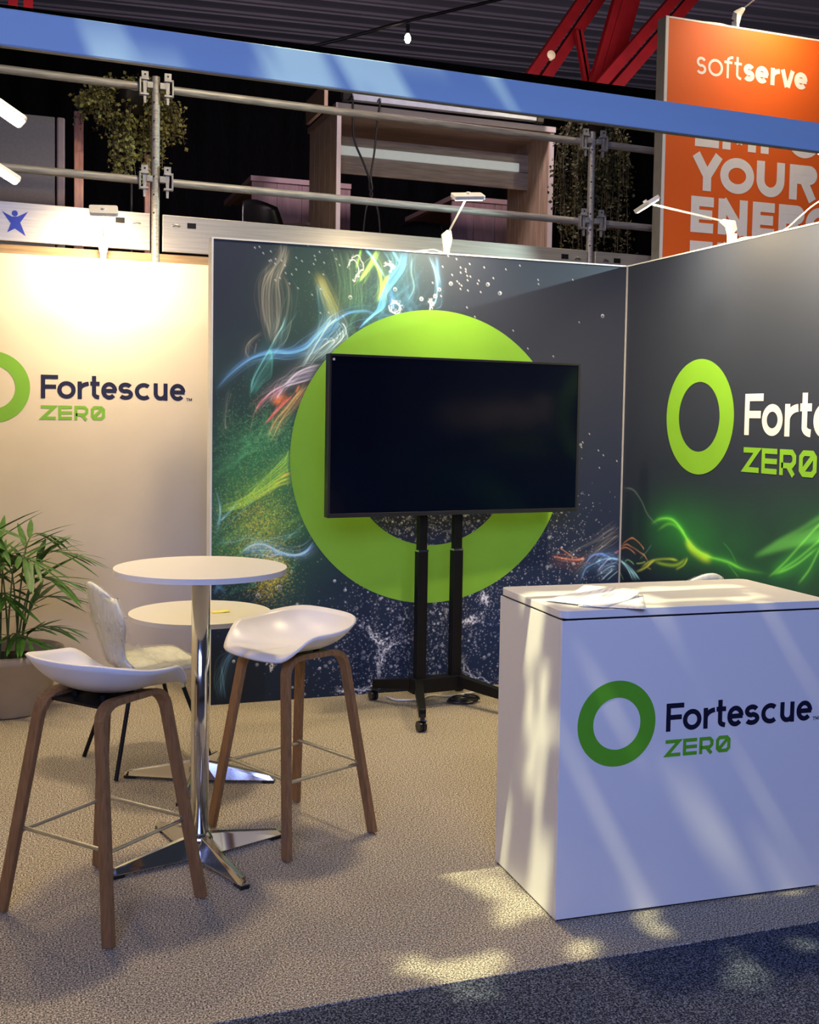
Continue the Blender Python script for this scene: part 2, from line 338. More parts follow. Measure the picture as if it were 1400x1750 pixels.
# ---------------------------------------------------------------- printed wall graphics, painted here with numpy
def blur(a, s):
    if s < .4: return a
    r = max(1, int(3*s)); k = np.exp(-.5*(np.arange(-r, r+1)/s)**2); k /= k.sum()
    if s > 9:                                   # wide blurs on a reduced copy
        f = int(s/3); h, wd = a.shape[:2]; H2, W2 = -(-h//f), -(-wd//f)
        p = np.zeros((H2*f, W2*f)+a.shape[2:], a.dtype); p[:h, :wd] = a
        b = blur(p.reshape(H2, f, W2, f, -1).mean((1, 3)), s/f)
        b = np.repeat(np.repeat(b, f, 0), f, 1)[:h, :wd]
        return blur(b, f*.5) if f*.5 <= 9 else b
    o = np.zeros_like(a)
    p = np.pad(a, ((r, r), (0, 0), (0, 0)))
    for i, c in enumerate(k): o += c*p[i:i+a.shape[0]]
    p = np.pad(o, ((0, 0), (r, r), (0, 0))); o2 = np.zeros_like(a)
    for i, c in enumerate(k): o2 += c*p[:, i:i+a.shape[1]]
    return o2
def vnoise(h, wd, cells, rng):
    g = rng.random((cells+2, cells+2)); y = np.linspace(0, cells, h); x = np.linspace(0, cells, wd)
    yi, xi = y.astype(int), x.astype(int); fy, fx = (y-yi)[:, None], (x-xi)[None]; fy, fx = fy*fy*(3-2*fy), fx*fx*(3-2*fx)
    return (g[yi][:, xi]*(1-fy)+g[yi+1][:, xi]*fy)*(1-fx)+(g[yi][:, xi+1]*(1-fy)+g[yi+1][:, xi+1]*fy)*fx
def fbm(h, wd, cells, rng, o=4): return sum(vnoise(h, wd, cells*2**i, rng)*.5**i for i in range(o))/(2-.5**(o-1))
def cat(pts, n):
    P = np.array(pts, float).reshape(-1, 2); m = len(P)
    P = np.vstack([2*P[0]-P[1], P, 2*P[-1]-P[-2]]); t = np.linspace(0, m-1-1e-6, n); i = t.astype(int); u = (t-i)[:, None]
    a, b, c, d = P[i], P[i+1], P[i+2], P[i+3]
    return .5*(2*b+(c-a)*u+(2*a-5*b+4*c-d)*u*u+(3*b-a-3*c+d)*u**3)
class Canvas:
    def __init__(s, wm, hm, ppm):
        s.ppm = ppm; s.w, s.h = int(wm*ppm), int(hm*ppm); s.buf = {}
    def splat(s, sig, P, col, wt):
        """additive dots of weight wt at metres P"""
        sig = min((.8, 1.3, 2, 3, 5, 8, 13, 20, 34), key=lambda k: abs(k-sig))
        b = s.buf.setdefault(sig, np.zeros((s.h, s.w, 3), np.float32))
        x, y = P[:, 0]*s.ppm, P[:, 1]*s.ppm; xi, yi = np.floor(x).astype(int), np.floor(y).astype(int); fx, fy = x-xi, y-yi
        for dx, dy, ww in ((0, 0, (1-fx)*(1-fy)), (1, 0, fx*(1-fy)), (0, 1, (1-fx)*fy), (1, 1, fx*fy)):
            X, Y = xi+dx, yi+dy; ok = (X >= 0) & (X < s.w) & (Y >= 0) & (Y < s.h)
            q = (ww*wt)[ok, None]*np.array(col, np.float32)
            np.add.at(b, (Y[ok], X[ok]), q)
    def line(s, pts, width, col, a, fade=True, pre=None):
        q = cat(pts, 60) if pre is None else pre
        L = np.linalg.norm(np.diff(q, axis=0), axis=1).sum(); n = max(20, int(L*s.ppm*2))
        if pre is None: q = cat(pts, n)
        else:
            i = np.linspace(0, len(q)-1, n); q = np.stack([np.interp(i, np.arange(len(q)), q[:, k]) for k in (0, 1)], 1)
        sig = max(.8, width*s.ppm/3.2); sig2 = min((.8, 1.3, 2, 3, 5, 8, 13, 20, 34), key=lambda k: abs(k-sig))
        t = np.linspace(0, 1, n); e = np.clip(np.minimum(t, 1-t)*6, 0, 1) if fade else 1
        ds = L*s.ppm/n
        s.splat(sig2, q, col, 1.0*a*e*ds*sig2*2.507*np.ones(n))
        if pre is None: s.splat(8 if width < .02 else 20, q, col, .045*a*e*ds*sig2*2.507*np.ones(n))
    def veil(s, p1, p2, n, col, a, rng):
        A, B = cat(p1, 80), cat(p2, 80); col = np.array(col)
        gap = np.linalg.norm(A-B, axis=1).mean()
        for k in range(n):
            t = k/(n-1); wv = .35+.65*rng.random(); edge = 1.6 if k in (0, n-1) else 1
            q = A*(1-t)+B*t + .004*np.sin(np.linspace(0, 5, 80)+k)[:, None]*[.5, 1]
            s.line(None, max(.004, gap/n*1.6), col*(.8+.4*rng.random()), a*.30*wv, True, q)
            if k % 3 == 0: s.line(None, .003, np.minimum(1, col*1.5+.05), a*.30*edge*wv, True, q)
        s.line(None, gap*1.1, col, a*.16, True, A*.5+B*.5)
    def dots(s, P, r, col, wt):
        sig = min((.8, 1.3, 2, 3), key=lambda k: abs(k-r)); s.splat(sig, P, col, wt*6.283*sig*sig)
    def out(s, base):
        for sg, b in s.buf.items(): base = base + blur(b, sg)
        return base
# the splat of a line is normalised so that its crest reaches the given alpha
def paint_back():
    rng = np.random.default_rng(5); c = Canvas(2.5, 2.5, 480); h, wd = c.h, c.w
    z = np.linspace(0, 2.5, h)[:, None, None]; x = np.linspace(0, 2.5, wd)[None, :, None]
    lo, hi = np.array([.008, .020, .055]), np.array([.028, .036, .060])
    t = np.clip((z-.25)/1.6, 0, 1); base = lo*(1-t)+hi*t + 0*x
    # green haze on the left, blue-green towards the lower right corner
    hz = np.exp(-(((x-.35)/.50)**2+((z-1.35)/.55)**2)); n = fbm(h, wd, 6, rng)[:, :, None]
    base = base + hz*n**2*np.array([.035, .26, .05]) + np.exp(-(((x-.75)/.35)**2+((z-2.3)/.40)**2))*n*np.array([.03, .13, .04]) + np.exp(-(((x-1.0)/.18)**2+((z-2.3)/.30)**2))*n*np.array([.02, .09, .17])
    base = base + np.exp(-(((x-1.85)/.5)**2+((z-.25)/.4)**2))*n*np.array([0, .012, .05])
    base = base + np.exp(-(((x-.2)/.35)**2+((z-.95)/.30)**2))*n*np.array([.06, .24, .01])
    base = base*np.where(((x < .30) & (z < .75)), .75, 1)
    for e in PRINT:
        if e[0] != 'b': continue
        col, a = np.array(e[2])/100, e[4]/100
        col = col**1.6
        if e[1] == 'l':
            p = np.array(e[5], float).reshape(-1, 2)/1000; c.line(p, e[3]/1000, col, a)
            if len(p) > 3:                      # fine strands that run along with each stroke
                for k in range(5): c.line(p+np.cumsum(rng.normal(size=p.shape), 0)*.012, .003, np.minimum(1, col+.08), a*.22)
                for k in range(2): c.line(p+rng.normal(size=2)*.02, .05, col*.6, a*.10)
        else: c.veil(np.array(e[5])/1000, np.array(e[6])/1000, e[3], col, a, rng)
    for x_, z_, dx, dz, col, n_, w_ in ((.02, 1.42, .42, .30, (.10, .34, .16), 26, .02), (.05, .93, .40, .22, (.22, .42, .05), 26, .018), (.72, 2.05, .22, .40, (.10, .30, .14), 20, .014), (1.0, 2.2, .14, .26, (.10, .32, .55), 16, .018), (.05, .70, .42, .12, (.10, .38, .24), 18, .014)):
        for k in range(n_):                     # smoke sheets
            p0 = np.array([x_+rng.normal()*.04, z_-dz*.6+rng.normal()*.05]); q = [p0+np.array([dx*t+.05*rng.normal(), dz*(1.2*t+.12*sin(5*t+k))]) for t in np.linspace(0, 1, 5)]
            c.line(np.array(q), w_, np.array(col)**1.2, .16*rng.random())
    # gold and green speckle
    def cloud(cx, cz, sx, sz, n, col, wt, r=.8):
        P = rng.normal(size=(n, 2))*[sx, sz]+[cx, cz]; c.dots(P, r, col, wt*rng.random(n))
    cloud(.27, .98, .10, .12, 4000, (.6, .46, .04), .75); cloud(.33, .72, .055, .06, 2200, (.85, .62, .03), .8); cloud(.30, .60, .05, .04, 500, (.8, .6, .05), .5)
    cloud(.42, .48, .07, .10, 700, (.5, .4, .05), .35); cloud(.30, 1.45, .13, .12, 3200, (.16, .5, .16), .6); cloud(.12, .95, .08, .22, 3500, (.2, .48, .07), .5)
    cloud(.85, 2.2, .18, .2, 1200, (.2, .35, .1), .25); cloud(.75, 2.1, .16, .22, 800, (.3, .4, .15), .25)
    # water specks: dense splash along the bottom, inside the ring and to the right of it
    def specks(n, cx, cz, sx, sz, big=.15):
        P = rng.normal(size=(n, 2))*[sx, sz]+[cx, cz]; b = rng.random(n) < big
        c.dots(P[~b], .8, (.9, .92, .95), .15+.85*rng.random((~b).sum())**2); c.dots(P[b], 1.3, (.85, .88, .92), .2+.7*rng.random(b.sum())**2)
        for p in P[b][::3]: ring(p, .004+.007*rng.random(), .40)
    def ring(p, r, a, asp=1):
        t = np.linspace(0, 2*PI, 26); q = np.stack([p[0]+r*np.cos(t), p[1]+asp*r*np.sin(t)], 1)
        wt = .7*a*(.35+.65*np.clip(np.sin(t-.9+3*rng.random()), 0, 1)); c.splat(.8, q, (.85, .88, .92), wt*2.2*np.hypot(1, 1))
    specks(900, 1.2, .98, .24, .08); specks(380, 1.62, .72, .18, .16); specks(260, 1.95, 1.0, .16, .17, .08); specks(300, 2.15, .80, .15, .16, .08)
    P = rng.random((1500, 2))*[1.75, .62]+[.72, .02]; c.dots(P, .8, (.9, .92, .95), .75*rng.random(1500)**3)
    specks(1300, 1.25, .36, .30, .17); specks(420, 1.72, .40, .25, .2); specks(170, .75, .22, .18, .14); specks(260, 1.0, .12, .22, .08); specks(160, 1.35, .55, .25, .06)
    for pts in ([(.933, .04), (.964, .146), (.988, .208), (1.008, .262), (1.053, .299), (1.106, .324)], [(1.474, .373), (1.517, .387), (1.578, .409)], [(1.47, .188), (1.489, .089), (1.542, .037), (1.613, .016), (1.693, .01)],
                [(.879, .386), (.946, .297), (1.004, .27)], [(1.584, .514), (1.61, .529), (1.603, .481)], [(1.7, .03), (1.9, .05), (2.2, .03)], [(.7, .03), (.85, .02), (.95, .04)]):
        q = cat(pts, 60)
        for k in range(3): c.line(None, .004, (.8, .84, .88), .6, True, q+np.cumsum(rng.normal(size=(60, 2)), 0)*.0035)
        c.dots(q[rng.integers(0, 60, 200)]+rng.normal(size=(200, 2))*.018, .8, (.9, .92, .95), .7*rng.random(200)**2)
    for pts in ([(.747, 2.4), (.765, 2.438), (.789, 2.444), (.809, 2.413), (.813, 2.381), (.797, 2.358), (.791, 2.328), (.779, 2.336)], [(1.003, 2.212), (1.028, 2.222), (1.063, 2.196), (1.049, 2.162), (1.014, 2.17), (1.008, 2.202)],
                [(.96, 2.421), (.985, 2.431), (1.005, 2.416), (1.002, 2.393)], [(1.228, 2.241), (1.246, 2.223), (1.242, 2.195)], [(.31, .213), (.329, .237), (.348, .211), (.336, .173)]):
        q = cat(pts, 60); c.line(None, .006, (.95, .96, .97), .9, False, q+np.cumsum(rng.normal(size=(60, 2)), 0)*.0018); c.dots(q+rng.normal(size=(60, 2))*.006, .8, (1, 1, 1), .6*rng.random(60)); c.line(None, .004, (.9, .92, .95), .9, False, q*[.995, 1]+[-.004, -.012])
    for bx, bz, r in BUBBLES:
        p = np.array([[bx/1000, bz/1000]])
        if r > 5: ring(p[0], r/1000, .9); c.dots(p+[.003, .004], .8, (1, 1, 1), np.ones(1)*.8)
        else: c.dots(p, .8, (1, 1, 1), np.ones(1)*1.0); c.dots(p+[.004, -.005], .8, (1, 1, 1), np.ones(1)*.6)
    return c.out(base)
def paint_right():
    rng = np.random.default_rng(9); c = Canvas(3.0, 2.5, 320); h, wd = c.h, c.w
    z = np.linspace(0, 2.5, h)[:, None, None]; x = np.linspace(0, 3, wd)[None, :, None]
    lo, hi = np.array([.006, .014, .032]), np.array([.026, .034, .058]); t = np.clip((z-.6)/1.0, 0, 1)
    base = lo*(1-t)+hi*t + 0*x; n = fbm(h, wd, 5, rng)[:, :, None]
    base = base + np.exp(-(((x-1.0)/.55)**2+((z-.92)/.20)**2))*n*np.array([.012, .15, .008]) + np.exp(-(((x-.62)/.25)**2+((z-.95)/.16)**2))*n*np.array([.01, .16, .005])
    base = base + np.exp(-(((x-2.1)/.7)**2+((z-.95)/.25)**2))*n*np.array([.012, .15, .008])
    for e in PRINT:
        if e[0] != 'r': continue
        col, a = (np.array(e[2])/100)**1.6, e[4]/100
        if e[1] == 'l': c.line(np.array(e[5])/1000, e[3]/1000, col, a)
        else: c.veil(np.array(e[5])/1000, np.array(e[6])/1000, e[3], col, a, rng)
    for k in range(6):      # the smoke goes on past the frame
        c.line([(1.3, .9), (1.6+.05*k, 1.05), (2.0, 1.2-.04*k), (2.5, 1.0+.05*k), (2.9, .8)], .03, (.1, .4, .05), .4)
    return c.out(base)
def print_mat(name, rgb, u0, v0, wm, hm, ax):
    """rgb = linear array, row 0 at the bottom; mapped by object coordinates onto the panel"""
    h, wd = rgb.shape[:2]; a = np.ones((h, wd, 4), np.float32); a[:, :, :3] = np.clip(rgb, 0, .9)
    img = bpy.data.images.new(name, wd, h, float_buffer=True); img.colorspace_settings.name = 'Linear Rec.709'
    img.pixels.foreach_set(a.ravel()); img.update(); img.pack()
    m = bpy.data.materials.new(name); m.use_nodes = True; nt = m.node_tree; b = nt.nodes['Principled BSDF']
    b.inputs['Roughness'].default_value = .55; b.inputs['Specular IOR Level'].default_value = .35
    tc = nt.nodes.new('ShaderNodeTexCoord'); sp = nt.nodes.new('ShaderNodeSeparateXYZ'); cb = nt.nodes.new('ShaderNodeCombineXYZ')
    nt.links.new(tc.outputs['Object'], sp.inputs[0])
    def mr(out, a0, a1, i):
        n = nt.nodes.new('ShaderNodeMapRange'); n.clamp = True; n.inputs['From Min'].default_value = a0; n.inputs['From Max'].default_value = a1
        nt.links.new(out, n.inputs['Value']); nt.links.new(n.outputs[0], cb.inputs[i])
    mr(sp.outputs[ax], u0, u0+wm, 0) if wm > 0 else mr(sp.outputs[ax], u0, u0+wm, 0)
    mr(sp.outputs[2], v0, v0+hm, 1)
    t = nt.nodes.new('ShaderNodeTexImage'); t.image = img; t.extension = 'EXTEND'; t.interpolation = 'Cubic'
    nt.links.new(cb.outputs[0], t.inputs[0]); nt.links.new(t.outputs[0], b.inputs['Base Color'])
    return m
M_mural = print_mat('mural_print', paint_back(), -2.5, 0, 2.5, 2.5, 0)
M_rprint = print_mat('smoke_print', paint_right(), 0, 0, -3.0, 2.5, 1)

# ---------------------------------------------------------------- lettering: monoline glyphs as strokes
def stroke(mb, pts, wdt, fr, closed=False, lift=0):
    P = []
    for p in pts:
        if not P or (V((p[0], p[1]))-P[-1]).length > 1e-5: P.append(V((p[0], p[1])))
    n = len(P); L, R = [], []
    for i in range(n):
        a = P[i-1] if (i or closed) else None; c = P[(i+1) % n] if (i < n-1 or closed) else None
        d1 = (P[i]-a).normalized() if a is not None else None; d2 = (c-P[i]).normalized() if c is not None else None
        n1 = V((-d1.y, d1.x)) if d1 else None; n2 = V((-d2.y, d2.x)) if d2 else None
        if n1 is None: m = n2
        elif n2 is None: m = n1
        else:
            m = n1+n2
            m = n1 if m.length < .05 else m.normalized(); m = m/max(.35, m.dot(n1))
        L.append(P[i]+m*wdt/2); R.append(P[i]-m*wdt/2)
    k = n if closed else n-1
    mb.add([fr(p.x, p.y, lift) for p in L+R], [(i, (i+1) % n, n+(i+1) % n, n+i) for i in range(k)])
def ell(cx, cy, rx, ry, a0, a1, n=20): return [(cx+rx*cos(math.radians(a0+(a1-a0)*i/n)), cy+ry*sin(math.radians(a0+(a1-a0)*i/n))) for i in range(n+1)]
def glyph(ch, x0, x1, y0, xh, s, cap):
    """strokes of a glyph whose ink spans x0..x1; y0 baseline"""
    h = s/2; a, b, m = x0+h, x1-h, (x0+x1)/2; rx, ry = (b-a)/2, (xh-s)/2; cy = y0+xh/2; T = y0+cap
    if ch == 'o': return [(ell(m, cy, rx, ry, 0, 360, 32)[:-1], 1)]
    if ch == 'e': return [(ell(m, cy, rx, ry, 0, 318, 28), 0), ([(a, cy), (b+h*.6, cy)], 0)]
    if ch == 'c': r2 = (b-a)/1.67; return [(ell(a+r2, cy, r2, ry, 48, 312, 24), 0)]
    if ch == 's': return [(ell(m, y0+xh*.74-h*.48, rx*.92, xh*.26-h*.52, 25, 262, 16)+ell(m, y0+xh*.26+h*.48, rx, xh*.26-h*.52, 82, -150, 16), 0)]
    if ch == 'u': return [([(a, y0+xh), (a, y0+rx+h)]+ell(m, y0+rx+h, rx, rx, 180, 360, 14)+[(b, y0+xh)], 0), ([(b, y0+xh), (b, y0)], 0)]
    if ch == 'r': return [([(a, y0), (a, y0+xh)], 0), (ell(x1, y0+xh*.5, x1-a, xh*.5-h, 175, 95, 10), 0)]
    if ch == 't': c = x0+(x1-x0)*.40; return [([(c, T), (c, y0+.30*xh)]+ell(x1, y0+.30*xh, x1-c, .30*xh-h, 180, 266, 8), 0), ([(x0, y0+xh-h*.9), (x1, y0+xh-h*.9)], 0)]
    if ch == 'f': c = x0+(x1-x0)*.40; return [([(c, y0), (c, T-.30*xh)]+ell(x1, T-.30*xh, x1-c, .30*xh-h, 180, 94, 8), 0), ([(x0, y0+xh-h), (x1-.01, y0+xh-h)], 0)]
    if ch == 'v': return [([(x0+h*1.05, y0+xh), (m-h*.30, y0)], 0), ([(x1-h*1.05, y0+xh), (m+h*.30, y0)], 0)]
    if ch == 'F': return [([(a, y0), (a, T)], 0), ([(a, T-h), (x1, T-h)], 0), ([(a, y0+cap*.5), (x1-.12*(x1-x0), y0+cap*.5)], 0)]
    if ch == 'E': return [([(a, y0), (a, T)], 0), ([(a, T-h), (x1, T-h)], 0), ([(a, y0+cap/2), (x1-.06*(x1-x0), y0+cap/2)], 0), ([(a, y0+h), (x1, y0+h)], 0)]
    if ch == 'Y': return [([(x0+h*1.1, T), (m, y0+cap*.42)], 0), ([(x1-h*1.1, T), (m, y0+cap*.42)], 0), ([(m, y0), (m, y0+cap*.50)], 0)]
    if ch == 'O': return [(ell(m, y0+cap/2, rx, cap/2-h, 0, 360, 40)[:-1], 1)]
    if ch == 'U': return [([(a, T), (a, y0+rx+h)]+ell(m, y0+rx+h, rx, rx, 180, 360, 16)+[(b, T)], 0)]
    if ch == 'G': return [(ell(m, y0+cap/2, rx, cap/2-h, 45, 330, 30), 0), ([(m+h*.3, y0+cap*.46), (x1, y0+cap*.46)], 0), ([(b, y0+cap*.46), (b, y0+cap*.2)], 0)]
    if ch in 'PR':
        q = cap*.29 if ch == 'P' else cap*.27
        o = [([(a, y0), (a, T)], 0), ([(a, T-h), (b-q+h, T-h)]+ell(b-q+h, T-q, q-h, q-h, 90, -90, 12)+[(a, T-2*q+h)], 0)]
        return o+[([(m, T-2*q+h), (b, y0)], 0)] if ch == 'R' else o
    if ch == 'N': return [([(a, y0), (a, T)], 0), ([(b, y0), (b, T)], 0), ([(a, T-h*.3), (b, y0+h*.3)], 0)]
    if ch == 'M': return [([(a, y0), (a, T)], 0), ([(b, y0), (b, T)], 0), ([(a+h*.2, T), (m+h*.3, y0+cap*.22)], 0), ([(b-h*.2, T), (m-h*.3, y0+cap*.22)], 0)]
    if ch == 'T': return [([(x0, T-h), (x1, T-h)], 0), ([(m, y0), (m, T)], 0)]
    if ch == 'W': q1, q2 = x0+(x1-x0)*.29, x0+(x1-x0)*.71; return [([(p, T), (q, y0)], 0) for p, q in ((a, q1-h*.2), (m, q1+h*.2), (m, q2-h*.2), (b, q2+h*.2))]
    if ch == 'z': return [([(x0, T-h), (b, T-h), (a, y0+h), (x1, y0+h)], 0)]                     # squared display capitals
    if ch == '3': return [([(x1, T-h), (a, T-h), (a, y0+h), (x1, y0+h)], 0), ([(a, y0+cap/2), (x1, y0+cap/2)], 0)]
    if ch == '2': r = s*.7; return [([(a, y0), (a, T-h), (b-r, T-h), (b, T-h-r), (b, y0+cap*.38+r), (b-r, y0+cap*.38), (a, y0+cap*.38)], 0), ([(m, y0+cap*.38), (x1-h*1.2, y0)], 0)]
    if ch == '0': r = s*.7; return [([(a, y0+h+r), (a, T-h-r), (a+r, T-h), (b-r, T-h), (b, T-h-r), (b, y0+h+r), (b-r, y0+h), (a+r, y0+h)], 1), ([(a, y0+h), (b, T-h)], 0)]
def word(name, glyphs, y0, xh, s, cap, fr, m, parent, label=None):
    mb = MB()
    for ch, x0, x1 in glyphs:
        for q, (pts, cl) in enumerate(glyph(ch, x0, x1, y0, xh, s, cap)): stroke(mb, pts, s, fr, cl, q*.00015)
    o = mb.build(name, m, parent)
    if label: o['label'] = label
    return o
FORT = [('F', 1.287, 1.755), ('o', 1.731, 2.233), ('r', 2.285, 2.615), ('t', 2.634, 2.894), ('e', 2.937, 3.385), ('s', 3.409, 3.832), ('c', 3.881, 4.33), ('u', 4.418, 4.82), ('e', 4.886, 5.338)]
ZERO = [('z', 1.287, 1.69), ('3', 1.755, 2.132), ('2', 2.195, 2.58), ('0', 2.648, 3.045)]
def logo(parent, fr, m_ring, m_word, m_zero, tm=True):
    """fr maps logo units (ring radius 1) onto the panel's face"""
    mb = MB(); n = 96; vs = [fr(r*cos(2*PI*k/n), r*sin(2*PI*k/n), 0) for r in (1, .605) for k in range(n)]
    mb.add(vs, [(k, (k+1) % n, n+(k+1) % n, n+k) for k in range(n)]); mb.build('logo_ring', m_ring, parent)
    word('lettering', FORT, -.285, .50, .118, .667, fr, m_word, parent)
    word('lettering', ZERO, -.885, .40, .085, .402, fr, m_zero, parent)
    if tm: word('trademark_sign', [('T', 5.36, 5.43), ('M', 5.44, 5.53)], -.29, .1, .016, .09, fr, m_word, parent)

# ---------------------------------------------------------------- the setting
struct(MB().box(-12, -14, -.06, 10, 12, -.004).build('floor', M_dark))
carpet = MB().box(-4.1, -3.147, -.004, 0, .70, 0).build('carpet', M_beige)
tag(carpet, 'beige speckled carpet covering the booth floor up to the dark aisle carpet', 'carpet')
wb = struct(MB().box(-2.5, 0, 0, 0, .09, 2.5).build('wall_back', M_mural))
MB().box(-2.508, -.006, 0, -2.4985, .096, 2.506).build('edge_profile', M_wpaint, wb)
MB().box(-2.4985, -.006, 2.498, 0, .096, 2.506).build('edge_profile', M_wpaint, wb)
fr_b = lambda cx, cz, R, y: (lambda u, v, l=0: (cx+u*R, y-l, cz+v*R))
n = 128
mb = MB(); vs = [(-1.2343+r*cos(2*PI*k/n), -.0012, 1.3435+r*sin(2*PI*k/n)) for r in (.8377, .5037) for k in range(n)]
mb.add(vs, [(k, (k+1) % n, n+(k+1) % n, n+k) for k in range(n)]); o = mb.build('logo_ring', M_green, wb); o['label'] = 'large lime green ring printed on the mural'
wr = struct(MB().box(0, -3.0, 0, .06, .0, 2.5).build('wall_right', M_rprint))
MB().box(-.007, -.016, 0, .0015, -.006, 2.506).build('edge_profile', mat('grey_profile', lin(170,170,170), .4, noise=.05), wr)
MB().box(-.004, -3.0, 2.498, .064, -.016, 2.505).build('edge_profile', M_wpaint, wr)
logo(wr, lambda u, v, l=0: (-.0015-l, -.7939-u*.3123, 1.6+v*.3123), M_green, M_pale, M_green, True)
wc = struct(MB().box(-4.16, .7, 0, -1.9, .76, 2.447).build('wall_rear', M_cream))
logo(wc, fr_b(-3.605, 1.702, .2, .6985), M_green, M_navy, M_green, True)
wl = struct(MB().box(-4.16, -3.0, 0, -4.1, .7, 2.5).build('wall_left', M_cream))
# upper deck behind the booth
struct(MB().box(-9, .84, 2.36, 6, 7.0, 2.515).build('platform', mat('deck_plywood', lin(150,125,95), .7, noise=.25, nscale=6, stretch=(1,12,12))))
M_drape = mat('black_drape', (.006,.006,.007,1), .9, spec=.1, noise=.4, nscale=14, stretch=(8,8,.6))
mb = MB(); mb.grid(lambda i, j: (-11+26*i, 6.9+(.09*sin(i*420)+.04*sin(i*171+1))*(1-j), 2.5+3.36*j), 420, 2)
tag(mb.build('curtain', M_drape, origin=(0, 6.9, 2.5)), 'black pleated curtain hanging behind the upper deck', 'curtain')
# roof: deep corrugated metal deck
mb = MB(); prof = []
for k in range(54): prof += [(k*.64, 9.0), (k*.64+.26, 9.0), (k*.64+.265, 8.955), (k*.64+.36, 8.955), (k*.64+.365, 8.925), (k*.64+.50, 8.925), (k*.64+.51, 9.0)]
a = math.radians(-5.5); ca, sa = cos(a), sin(a)
rot = lambda x, y: (x*ca-y*sa, x*sa+y*ca)
vs = [(*rot(x, y), z) for y, z in prof for x in (-30, 45)]
mb.add(vs, [(2*i, 2*i+1, 2*i+3, 2*i+2) for i in range(len(prof)-1)])
struct(mb.build('ceiling', mat('roof_sheet', lin(120,116,124), .5, .3, noise=.12, nscale=1.5, stretch=(.3,6,1))))
struct(MB().box(-30, 36, 0, 45, 36.2, 9).build('wall_far', mat('hall_wall', lin(40,38,44), .9, noise=.1)))

# ---------------------------------------------------------------- reception counter
ct = thing('reception_counter', 'white reception counter with green ring logo standing on the carpet edge', 'counter', (-1.9135, -2.9055, 0), -.0345)
W_, D_, H_ = .9915, .4977, .987
MB().box(.012, .012, 0, W_-.012, D_-.012, .02).build('plinth', M_black, ct)
MB().box(0, 0, .009, W_, .018, .956).build('front_panel', M_white, ct, bevel=.0015)
MB().box(0, .0185, .009, .018, D_-.0185, .956).build('side_panel', M_white, ct, bevel=.001)
MB().box(W_-.018, .0185, .009, W_, D_-.0185, .956).build('side_panel', M_white, ct, bevel=.001)
MB().box(0, D_-.018, .009, W_, D_, .956).build('back_panel', M_white, ct, bevel=.001)
MB().box(.004, .004, .952, W_-.004, D_-.004, .962).build('shadow_gap', M_black, ct)
poly = []
for cx, cy, a0 in ((W_-.03, .03, 270), (W_-.03, D_-.03, 0), (.03, D_-.03, 90), (.03, .03, 180)): poly += ell(cx, cy, .031, .031, a0, a0+90, 6)
MB().prism(poly, lambda a, b, t: (a, b, .962+.025*t)).build('counter_top', M_white, ct, bevel=.002)
logo(ct, lambda u, v, l=0: (.1985+u*.1375, -.0012-l, .621+v*.1375), M_green2, M_navyblk, M_green2)
# loose sheets on the counter
def m_paper():
    m = mat('paper', lin(240, 238, 230), .8); nt = m.node_tree; b = nt.nodes['Principled BSDF']
    tc = nt.nodes.new('ShaderNodeTexCoord'); wv = nt.nodes.new('ShaderNodeTexWave'); wv.bands_direction = 'Y'; wv.inputs['Scale'].default_value = 16; wv.inputs['Distortion'].default_value = 0
    nt.links.new(tc.outputs['Object'], wv.inputs[0]); ns = nt.nodes.new('ShaderNodeTexNoise'); ns.inputs['Scale'].default_value = 14
    nt.links.new(tc.outputs['Object'], ns.inputs[0]); mu = nt.nodes.new('ShaderNodeMath'); mu.operation = 'MULTIPLY'; nt.links.new(wv.outputs['Fac'], mu.inputs[0]); nt.links.new(ns.outputs['Fac'], mu.inputs[1])
    r = nt.nodes.new('ShaderNodeValToRGB'); r.color_ramp.elements[0].position = .44; r.color_ramp.elements[0].color = lin(240,238,230); r.color_ramp.elements[1].position = .60; r.color_ramp.elements[1].color = lin(190,188,186)
    nt.links.new(mu.outputs[0], r.inputs[0]); nt.links.new(r.outputs[0], b.inputs['Base Color']); return m
M_paper = m_paper()
def sheet(loc, rz, lift, label):
    def f(i, j):
        x, y = (i-.5)*.297, (j-.5)*.21; return (x, y, .0008+lift*max(0, (i-.55)/.45)**2*(1-.3*j)+.003*sin(5*i+3*j)*lift*20*.3)
    o = MB().grid(f, 14, 10).build('paper_sheet', M_paper, solid=.0004); o.location = loc; o.rotation_euler = (0, 0, rz)
    tag(o, label, 'paper', 'papers on the counter'); return o
sheet((-1.665, -2.775, .9895), 1.05, 0, 'printed white sheet lying flat under the curled one on the counter')
sheet((-1.71, -2.735, .9915), .62, .022, 'curled white paper sheet on top, its corner reaching the counter front edge')

